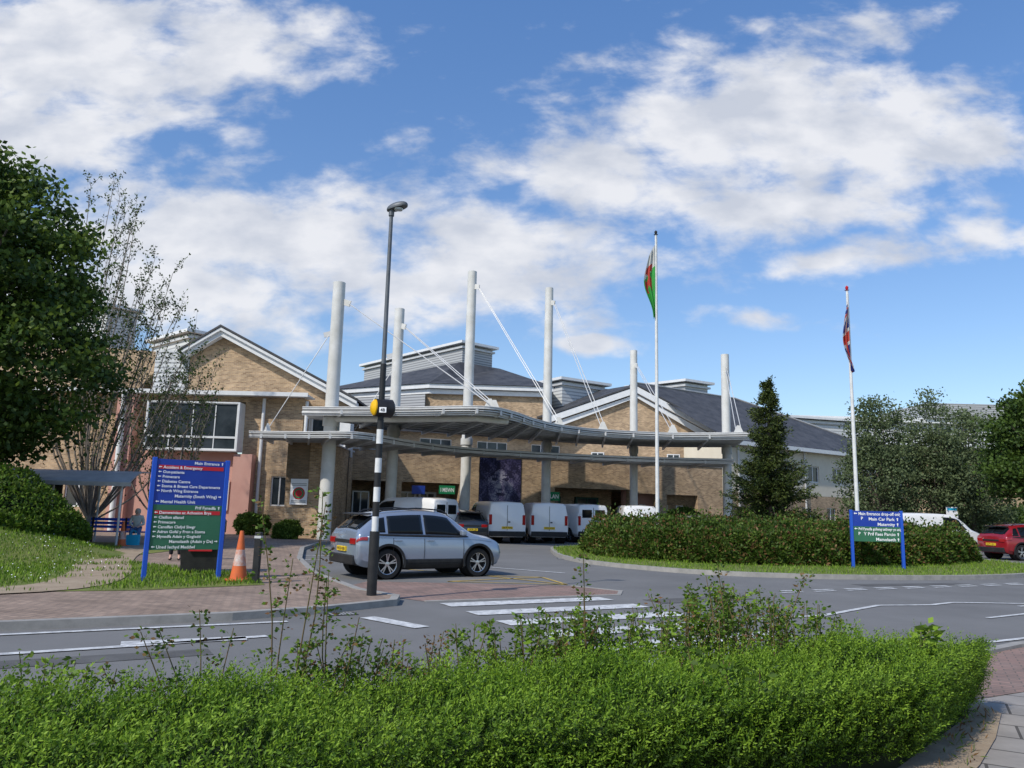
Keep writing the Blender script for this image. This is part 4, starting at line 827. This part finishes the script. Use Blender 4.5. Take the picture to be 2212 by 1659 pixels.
for (x,y,h,w) in ((21.9,46,9.3,1.9),(25.9,47,9.4,2.1),(28.6,48,8.6,2.0)):
    treethings('willow_tree','grey green feathery tree beyond the island hedge',(x,y,0),3,.2,[(x,y,h*.66,w*.75,w*.8,h*.34),(x,y,h*.40,w*1.1,w,h*.30)],240,75,.16,['w2','w1','w1'],cr=.62,limbs=26,group='feathery trees by the car park')
treethings('deciduous_tree','broad dark green tree over the car park',(27.6,37.5,0),2.5,.3,[(27.0,37,5.9,3.3,3.4,2.7),(25.4,37,4.2,2.2,2.4,1.6)],380,110,.18,['t1','t1','t2','t2'],cr=.55)
# conifer
e=thing('conifer_tree','small dark green conifer at the end of the hedge','tree',(12.1,36,.1)); q=MB(); q.tube([(0,0,0),(0,0,4),(.05,0,8.0)],[.16,.1,.02],8); PP=[];DD=[]
z=.5
while z<7.95:
    f=1-(z/8.05); rr=(.12+2.55*f**1.05+.25*math.sin(z*2.3)*f)*(1 if z>1.4 else .9)
    for k in range(int(6+13*f)):
        a=R.uniform(0,6.28); L_=rr*R.uniform(.45,1.22); tip=Vector((math.cos(a)*L_,math.sin(a)*L_,z-.02*L_+R.uniform(-.12,.3))); b0=Vector((0,0,z)); mid=b0.lerp(tip,.6)+Vector((0,0,-.16*L_)); q.tube([b0,mid,tip],[.03,.02,.006],4,caps=False)
        for s_ in np.linspace(.2,1,int(5+L_*8)):
            c=b0.lerp(mid,s_/.6) if s_<.6 else mid.lerp(tip,(s_-.6)/.4)
            for _ in range(9): PP.append(tuple(c+Vector((R.gauss(0,.09),R.gauss(0,.09),R.gauss(0,.05))))); DD.append((math.cos(a),math.sin(a),.1))
    z+=R.uniform(.15,.30)
part('trunk',e,q,'bark'); PP=np.array(PP); V=leaves(PP,rng.uniform(.1,.22,len(PP)),.055,np.array(DD),.9); quads('crown',V,rng.integers(0,3,len(PP)),['c2','c1','c1'],parent=e)
# sparse whippy tree
def sparse(base,H,spread,label,nst,seed,leafn=5,lean=0,fall=.32):
    rr=random.Random(seed); e=thing('sparse_tree',label,'tree',base); q=MB(); PP=[]
    q.tube([(0,0,-.1),(0,0,.9)],[.2,.16],8)
    for k in range(nst):
        a=rr.uniform(0,6.28); sp=rr.uniform(.1,1)*spread; fx=math.cos(a)*sp; h=H*rr.uniform(.6,1)*(1-fall*max(0,(fx+lean)/spread)); top_=Vector((fx+lean,math.sin(a)*sp*.6,h))
        p0=Vector((0,0,.6)); p1=Vector((fx*.6,math.sin(a)*sp*.4,h*.35)); P=catmull([tuple(p0),tuple(p1),tuple(p1.lerp(top_,.5)+Vector((rr.uniform(-.2,.2),0,.1))),tuple(top_)],12)
        q.tube([tuple(p) for p in P],[.042*(1-i/12.5)+.005 for i in range(12)],5,caps=False)
        for i in range(2,12):
            for s_ in range(3 if i>3 else 1):
                b=Vector(P[i]); L_=rr.uniform(.5,1.3); a2=rr.uniform(0,6.28); t=b+Vector((math.cos(a2)*.5,math.sin(a2)*.4,.8)).normalized()*L_; q.tube([b,t],[.010,.003],3,caps=False)
                for _ in range(int(leafn*(.4+i/8))): 
                    u=rr.uniform(.25,1.02); PP.append(tuple(b.lerp(t,u)+Vector((rr.gauss(0,.06),rr.gauss(0,.06),rr.gauss(0,.06)))))
    part('trunk',e,q,'barkp'); PP=np.array(PP); V=leaves(PP,rng.uniform(.09,.17,len(PP)),.08); quads('crown',V,rng.integers(0,3,len(PP)),['w2','t2','t1'],parent=e)
sparse((-18.2,34,.1),16.4,3.4,'tall sparse tree with upright bare whips in front of the wing',36,3,7,lean=1.3,fall=.36)
sparse((-15.8,35.5,.1),8.4,2.7,'small sparse tree in front of the bay window',15,5,5,lean=.3,fall=.1)
# hedges made of leaf scatter over a volume
def scatter_hedge(name,label,poly,zf,h,n,leaf,mats,probs,bump=.18,base=0.0,cat='hedge',group=None,edge=.6,lo=.55):
    a=np.array(poly); mn,mxx=a.min(0),a.max(0); P=rng.uniform(mn,mxx,(n*3,2)); P=P[inpoly(P,poly)][:n]
    def bd(P):
        d=np.full(len(P),1e9)
        for i in range(len(a)):
            p,q_=a[i],a[(i+1)%len(a)]; ab=q_-p; t=np.clip(((P-p)@ab)/(ab@ab),0,1); d=np.minimum(d,np.linalg.norm(P-(p+t[:,None]*ab),axis=1))
        return d
    d=bd(P); nz=np.array([bump*(math.sin(x*1.9+y)+math.sin(y*2.7-x*1.1)+.7*math.sin(x*5.3+y*4.1))/2.2 for x,y in P])
    topz=(h+nz)*(lo+(1-lo)*np.sin(np.clip(d/edge,0,1)*math.pi/2))
    tz=base+topz-rng.random(len(P))**2*.25; spk=rng.random(len(P))<.07; tz[spk]+=rng.random(spk.sum())*bump*1.3
    top_=np.c_[P,tz]
    per=[];m=len(a); ln=[np.linalg.norm(a[(i+1)%m]-a[i]) for i in range(m)]; ns=int(n*1.0)
    idx=rng.choice(m,ns,p=np.array(ln)/sum(ln)); t=rng.random(ns); S=a[idx]+(a[(idx+1)%m]-a[idx])*t[:,None]; cen=a.mean(0); zz=rng.random(ns); inn_=unit(cen-S); bulge=(.05+.28*zz**3+rng.random(ns)*.12+.1*np.sin(S[:,0]*3+S[:,1]*2+zz*4)+.08*np.sin(S[:,0]*7+zz*9))[:,None]; S=S+inn_*bulge
    sd=np.c_[S,base+.05+zz*(h*max(lo+.15,.3) if edge>1 else h*.9)]
    PP=np.vstack([top_,sd]); 
    V=leaves(PP,leaf*rng.uniform(.6,1.4,len(PP)),leaf*.55,np.tile([0,-.3,.6],(len(PP),1)),1.0)
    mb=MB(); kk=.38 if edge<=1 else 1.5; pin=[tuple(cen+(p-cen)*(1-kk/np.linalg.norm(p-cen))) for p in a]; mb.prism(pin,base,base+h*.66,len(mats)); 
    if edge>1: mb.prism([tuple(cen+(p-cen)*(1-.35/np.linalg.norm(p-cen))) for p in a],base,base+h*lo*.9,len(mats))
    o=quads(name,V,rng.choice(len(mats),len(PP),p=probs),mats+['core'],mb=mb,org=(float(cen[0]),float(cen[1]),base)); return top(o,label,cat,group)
ih=[(3.0,32),(3.3,29.3),(4.3,27.4),(6.2,26.2),(8.5,25.9),(11,26.4),(13.5,27.4),(16.2,28.8),(18.6,31),(18.9,34),(15,35.6),(8,36),(4.2,35)]
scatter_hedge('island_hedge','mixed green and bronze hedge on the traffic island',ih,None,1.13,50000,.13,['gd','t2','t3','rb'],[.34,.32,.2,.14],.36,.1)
lh=[(-26,18.6),(-20,18.2),(-15.6,20.0),(-13.6,22.2),(-13.1,24.5),(-14.5,26.6),(-20,26.6),(-26,26)]
scatter_hedge('round_hedge','rounded green bush on the grass bank',lh,None,2.35,46000,.11,['gd','gm','t3'],[.3,.4,.3],.12,.3,edge=2.6,lo=.25)
for (x,y,r_,h,lb,nm) in ((-13.3,40.7,1.0,1.1,'low green shrub against the brick wing','shrub'),(10.9,48.8,1.3,1.9,'yellow green shrub beneath the canopy','shrub'),(18.5,48,3.5,1.3,'green shrubs beside the car park','shrub'),(-10.4,37.0,.7,.9,'small green shrub at the brick pier','shrub')):
    pl=[(x+r_*math.cos(k*.785),y+r_*.7*math.sin(k*.785)) for k in range(8)]; scatter_hedge(nm,lb,pl,None,h,5000,.12,['gd','t2','t3'],[.3,.4,.3],.15,.05,'shrub')
bgp=[(30,50),(75,50),(75,56),(30,56)]; scatter_hedge('background_hedge','long dark hedge beyond the car park',bgp,None,2.2,20000,.3,['gd','t1','t2'],[.4,.3,.3],.5,0)
# foreground hedge
back=lambda x:5.85+.44*x; front=lambda x:3.95+.53*x
def sprigs(P,D,K,Ls,lf):
    n=len(P); D=unit(D); s=unit(np.cross(D,rng.normal(size=(n,3)))); b=np.cross(D,s); out=[];mi=[]
    for k in range(K):
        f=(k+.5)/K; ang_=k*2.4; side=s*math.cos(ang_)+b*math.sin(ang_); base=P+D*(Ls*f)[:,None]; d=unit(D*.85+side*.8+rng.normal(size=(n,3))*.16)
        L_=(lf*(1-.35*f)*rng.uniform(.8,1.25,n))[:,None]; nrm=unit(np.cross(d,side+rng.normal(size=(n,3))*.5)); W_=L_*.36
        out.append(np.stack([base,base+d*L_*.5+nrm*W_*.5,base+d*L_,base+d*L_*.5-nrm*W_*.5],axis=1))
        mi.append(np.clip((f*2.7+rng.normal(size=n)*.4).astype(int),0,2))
    return np.concatenate(out),np.concatenate(mi)
hz=lambda x,y:.655+.035*np.sin(x*2.1+y*1.3)+.04*np.sin(x*5+2*y)+.03*np.sin(y*9-x*4)
n=10500; X_=rng.uniform(-4.6,4.35,n); yf,yb=front(X_),back(X_); Y_=yf+(yb-yf)*rng.random(n)
keep=(Y_>yf)&~((X_>2.9)&(Y_<5.75+(X_-2.9)*1.1)); X_,Y_=X_[keep],Y_[keep]; n=len(X_)
e1=np.minimum(Y_-front(X_),back(X_)-Y_); e1=np.minimum(e1,(4.35-X_)); Z_=hz(X_,Y_)-.20*np.exp(-e1/.14)-rng.random(n)**1.5*.10-.10*np.exp(-(4.35-X_)/.5)
D_=np.c_[rng.normal(size=n)*.34+.5,rng.normal(size=n)*.34-.05,np.ones(n)*.75]
Ls_=rng.uniform(.14,.30,n); lg=rng.random(n)<.05; Ls_[lg]*=1.35
V1,m1=sprigs(np.c_[X_,Y_,Z_-.11],D_,22,Ls_,.034)
def face(n,a,b,outd):
    t=rng.random(n); zz=rng.random(n)**.8*.58; a=np.array(a);b=np.array(b); P=a+(b-a)*t[:,None]; o=np.array(outd); P=P+o*(-.10+.10*rng.random(n)-.25*(1-zz/.6)**1.5*.6)[:,None]
    return sprigs(np.c_[P,zz+.02],np.c_[np.tile(o,(n,1))*.8+rng.normal(size=(n,2))*.4,np.full(n,.55)],16,rng.uniform(.08,.2,n),.031)
V2,m2=face(6000,(-3.5,front(-3.5)),(2.9,5.6),(.45,-.89)); V3,m3=face(2600,(2.9,5.6),(4.35,7.3),(.8,-.6)); V4,m4=face(1500,(-4,back(-4)),(4.35,back(4.35)),(-.4,.9))
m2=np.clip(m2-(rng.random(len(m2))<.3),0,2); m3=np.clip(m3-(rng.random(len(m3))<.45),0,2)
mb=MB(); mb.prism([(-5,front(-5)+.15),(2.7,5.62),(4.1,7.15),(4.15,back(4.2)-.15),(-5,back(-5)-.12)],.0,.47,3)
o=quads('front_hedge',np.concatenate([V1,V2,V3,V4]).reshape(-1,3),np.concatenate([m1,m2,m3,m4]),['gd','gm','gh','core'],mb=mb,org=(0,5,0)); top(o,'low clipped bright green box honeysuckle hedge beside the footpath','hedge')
# weeds and briars growing through the hedge
def weed(x,y,z0,h,n,lf,label,mats,wd=.25,group='weeds growing through the hedge',lean=.1,name='weed_plant',dens=26,hmin=.5):
    e=thing(name,label,'plant',(x,y,z0),0,group); q=MB(); PP=[];DD=[]
    for k in range(n):
        a=R.uniform(0,6.28); r=wd*R.random()**.6; hh=h*R.uniform(hmin,1); b=Vector((math.cos(a)*r,math.sin(a)*r,0)); t=b+Vector((R.gauss(0,lean),R.gauss(0,lean),hh)); m_=b.lerp(t,.5)+Vector((R.gauss(0,.03),R.gauss(0,.03),0)); P=catmull([tuple(b),tuple(m_),tuple(t)],7)
        q.tube([tuple(p) for p in P],[.005*(1-i/8)+.0015 for i in range(7)],4,caps=False)
        for j in range(int(8+hh*dens)):
            u=R.uniform(.12,1); i=min(int(u*6),5); c=Vector(P[i]).lerp(Vector(P[i+1]),u*6-i); a=R.uniform(0,6.28); d=Vector((math.cos(a),math.sin(a),R.uniform(-.2,.5))); s_=c+d*R.uniform(.02,.09)*(1.25-u*.85)
            for _ in range(4): PP.append(tuple(s_+Vector((R.gauss(0,.02),R.gauss(0,.02),R.gauss(0,.014))))); DD.append(tuple(d))
    part('stem',e,q,'stem'); PP=np.array(PP); V=leaves(PP,lf*rng.uniform(.5,1.3,len(PP)),lf*.6,np.array(DD),.6); quads('foliage',V,rng.integers(0,len(mats),len(PP)),mats,parent=e)
bri='tall leafy briar stems rising above the hedge'
lowp='low leafy weeds along the hedge top'
def HB(x): return back(x)-.15
for (x,h,n_,wd) in ((-1.42,1.62,4,.14),(-1.15,1.1,6,.18),(-1.85,.98,4,.12),(-2.15,.6,4,.2),(.62,1.25,3,.08),(.35,.8,5,.2),(1.75,1.3,5,.22),(2.1,1.05,7,.3),(1.45,.9,6,.3)):
    weed(x,HB(x),.2,h,n_,.036,bri,['t3','gm','t2','rb'] ,wd,dens=26,lean=.15)
for (x,dy,h) in ((-3.6,0,.74),(-3.35,.1,.72),(-3.1,.1,.74),(-2.85,0,.68),(-2.6,.1,.62),(-1.15,.1,.70),(-.85,.1,.68),(-.1,.3,.74),(.1,.3,.78),(.35,.25,.8),(.6,.3,.82),(.85,.3,.8),(1.1,.2,.78),(1.35,.4,.84),(1.6,.3,.92),(1.85,.4,.98),(2.1,.5,.94),(2.35,.3,.9),(2.6,.1,.84),(2.9,0,.74)):
    weed(x,HB(x)+dy,.15,h,13,.042,lowp,['t3','gm','gh','t3'],.26,lean=.09,dens=26,hmin=.6)
weed(-.6,HB(-.6),.3,.66,9,.03,'reddish new shoots standing up in the hedge',['rb','rb','t2'],.35)
weed(3.35,6.6,.3,.60,7,.08,'young sycamore seedling with broad pale leaves',['gh','t3'],.14,name='seedling'); weed(1.35,5.0,.25,.62,5,.06,'bramble shoots with broad leaves in the hedge',['t2','gm'],.2,name='bramble')
weed(7.9,10.9,.0,.75,10,.05,'dark shrub at the edge of the footpath',['t2','t1'],.35,name='shrub')
P=blades([(-5,4.3),(5.2,9.7),(4.4,7.5),(-5,3.7)],9000,0,0); quads('verge_grass',leaves(np.c_[P,np.zeros(len(P))],rng.uniform(.1,.3,len(P)),.012,np.tile([0,0,1.0],(len(P),1)),.4),rng.integers(0,3,len(P)),['t3','gm','t2'],kind='stuff')
P=blades([(2.7,5.2),(3.15,5.55),(4.45,7.3),(4.2,7.5)],1200,0,0); quads('dry_grass',leaves(np.c_[P,np.zeros(len(P))+.01],rng.uniform(.03,.1,len(P)),.012,np.tile([0,0,.6],(len(P),1)),.8),rng.integers(0,2,len(P)),['rb','t3'],kind='stuff')
q=MB(); q.add([(2.3,5.0,.016),(2.9,5.25,.016),(3.35,5.75,.016),(3.9,6.45,.016),(4.45,7.25,.016),(4.55,8.1,.016),(4.2,7.9,.016),(3.5,7.0,.016)],[tuple(range(8))]); struct('soil_margin',q,'dirt')
# ------------------------------------------------------------ camera, light, sky
cam=bpy.data.objects.new('camera',bpy.data.cameras.new('camera')); COL.objects.link(cam); sc.camera=cam
cam.data.sensor_width=36; cam.data.lens=36*1662/2212; cam.data.clip_end=3000; cam.data.clip_start=.05
cam.matrix_world=Matrix.Translation((0,0,1.7))@Matrix.Rotation(rad(99.3),4,'X')@Matrix.Rotation(.025,4,'Z')
S=Vector((-.50,-.56,.74)).normalized(); el=math.asin(S.z); az=math.atan2(S.x,S.y)
sun=bpy.data.lights.new('sun','SUN'); sun.energy=3.7; sun.angle=rad(.9); sun.color=(1,.94,.84); so=bpy.data.objects.new('sun',sun); COL.objects.link(so); so.rotation_mode='QUATERNION'; so.rotation_quaternion=S.to_track_quat('Z','Y')
w=bpy.data.worlds.new('World'); sc.world=w; w.use_nodes=True; nt=w.node_tree; N_=nt.nodes; L=nt.links; bg=N_['Background']; outw=N_['World Output']
sky=N_.new('ShaderNodeTexSky'); sky.sky_type='NISHITA'; sky.sun_disc=False; sky.sun_elevation=el; sky.sun_rotation=az%(2*math.pi); sky.ozone_density=2.0; sky.dust_density=.4
bg.inputs[1].default_value=.15
tc=N_.new('ShaderNodeTexCoord'); sp=N_.new('ShaderNodeSeparateXYZ'); L.new(tc.outputs['Generated'],sp.inputs[0])
def math_(op,a,b=None,c=None):
    m=N_.new('ShaderNodeMath'); m.operation=op
    for i,x in enumerate((a,b,c)):
        if x is None: continue
        if isinstance(x,(int,float)): m.inputs[i].default_value=x
        else: L.new(x,m.inputs[i])
    return m.outputs[0]
tr_=N_.new('ShaderNodeMapRange'); L.new(sp.outputs[2],tr_.inputs[0]); tr_.inputs[1].default_value=0; tr_.inputs[2].default_value=.6
tn=N_.new('ShaderNodeMix'); tn.data_type='RGBA'; L.new(tr_.outputs[0],tn.inputs[0]); tn.inputs[6].default_value=(.88,.88,.90,1); tn.inputs[7].default_value=(.80,1.06,1.32,1)
mm=N_.new('ShaderNodeMix'); mm.data_type='RGBA'; mm.blend_type='MULTIPLY'; mm.inputs[0].default_value=1; L.new(sky.outputs[0],mm.inputs[6]); L.new(tn.outputs[2],mm.inputs[7]); L.new(mm.outputs[2],bg.inputs[0])
yy=math_('MAXIMUM',math_('ABSOLUTE',sp.outputs[1]),.12); A=math_('DIVIDE',sp.outputs[0],yy); Ee=math_('DIVIDE',sp.outputs[2],yy)
cv=N_.new('ShaderNodeCombineXYZ'); L.new(A,cv.inputs[0]); L.new(Ee,cv.inputs[1])
blobs=[(-.649,.612,.27,.12,1),(-.41,.66,.19,.07,.9),(-.68,.52,.2,.10,1),(-.36,.355,.30,.09,1),(-.04,.335,.18,.08,1),(-.48,.275,.26,.075,1),(-.16,.285,.28,.055,.9),(.343,.545,.24,.12,1),(.085,.46,.18,.07,.9),(.54,.52,.16,.11,1),(.31,.42,.22,.05,.9),(.47,.68,.12,.07,.5),(.45,.35,.10,.03,.95),(.64,.375,.1,.035,.75),(.115,.216,.05,.016,.9),(.27,.262,.16,.018,.55),(.13,.25,.12,.03,.6)]
n0=N_.new('ShaderNodeTexNoise'); n0.inputs['Scale'].default_value=5; n0.inputs['Detail'].default_value=3; L.new(cv.outputs[0],n0.inputs['Vector'])
wp=N_.new('ShaderNodeVectorMath'); wp.operation='MULTIPLY_ADD'; L.new(n0.outputs['Color'],wp.inputs[0]); wp.inputs[1].default_value=(.18,.09,0); L.new(cv.outputs[0],wp.inputs[2])
wp2=N_.new('ShaderNodeVectorMath'); wp2.operation='SUBTRACT'; L.new(wp.outputs[0],wp2.inputs[0]); wp2.inputs[1].default_value=(.09,.045,0)
acc=None
for (a,e_,ra,re,wt) in blobs:
    s1=N_.new('ShaderNodeVectorMath'); s1.operation='SUBTRACT'; L.new(wp2.outputs[0],s1.inputs[0]); s1.inputs[1].default_value=(a,e_,0)
    s2=N_.new('ShaderNodeVectorMath'); s2.operation='MULTIPLY'; L.new(s1.outputs[0],s2.inputs[0]); s2.inputs[1].default_value=(1/ra,1/re,0)
    s3=N_.new('ShaderNodeVectorMath'); s3.operation='DOT_PRODUCT'; L.new(s2.outputs[0],s3.inputs[0]); L.new(s2.outputs[0],s3.inputs[1])
    g=math_('MULTIPLY',math_('EXPONENT',math_('MULTIPLY',s3.outputs['Value'],-.75)),wt); acc=g if acc is None else math_('MAXIMUM',acc,g)
mp=N_.new('ShaderNodeMapping'); mp.inputs['Scale'].default_value=(1,1.8,1); mp.inputs['Rotation'].default_value=(0,0,-.22); L.new(cv.outputs[0],mp.inputs['Vector'])
n1=N_.new('ShaderNodeTexNoise'); n1.inputs['Scale'].default_value=8.5; n1.inputs['Detail'].default_value=9; n1.inputs['Roughness'].default_value=.58; n1.inputs['Distortion'].default_value=.15; L.new(mp.outputs[0],n1.inputs['Vector'])
den=math_('ADD',acc,math_('MULTIPLY',math_('SUBTRACT',n1.outputs[0],.5),1.9))
mr=N_.new('ShaderNodeMapRange'); mr.interpolation_type='SMOOTHSTEP'; L.new(den,mr.inputs[0]); mr.inputs[1].default_value=.24; mr.inputs[2].default_value=.86; mr.inputs[3].default_value=0; mr.inputs[4].default_value=.95
n2=N_.new('ShaderNodeTexNoise'); n2.inputs['Scale'].default_value=9; n2.inputs['Detail'].default_value=6; mp2=N_.new('ShaderNodeMapping'); mp2.inputs['Location'].default_value=(.3,.05,4); mp2.inputs['Scale'].default_value=(1,1.8,1); L.new(cv.outputs[0],mp2.inputs['Vector']); L.new(mp2.outputs[0],n2.inputs['Vector'])
cr=N_.new('ShaderNodeValToRGB'); cr.color_ramp.elements[0].position=.35; cr.color_ramp.elements[0].color=(.60,.64,.73,1); cr.color_ramp.elements[1].position=.6; cr.color_ramp.elements[1].color=(.86,.87,.91,1); L.new(n2.outputs[0],cr.inputs[0])
bc=N_.new('ShaderNodeBackground'); L.new(cr.outputs[0],bc.inputs[0]); bc.inputs[1].default_value=1.0
ms=N_.new('ShaderNodeMixShader'); L.new(mr.outputs[0],ms.inputs[0]); L.new(bg.outputs[0],ms.inputs[1]); L.new(bc.outputs[0],ms.inputs[2]); L.new(ms.outputs[0],outw.inputs[0])
sc.view_settings.view_transform='Standard'; sc.view_settings.look='None'; sc.view_settings.exposure=0
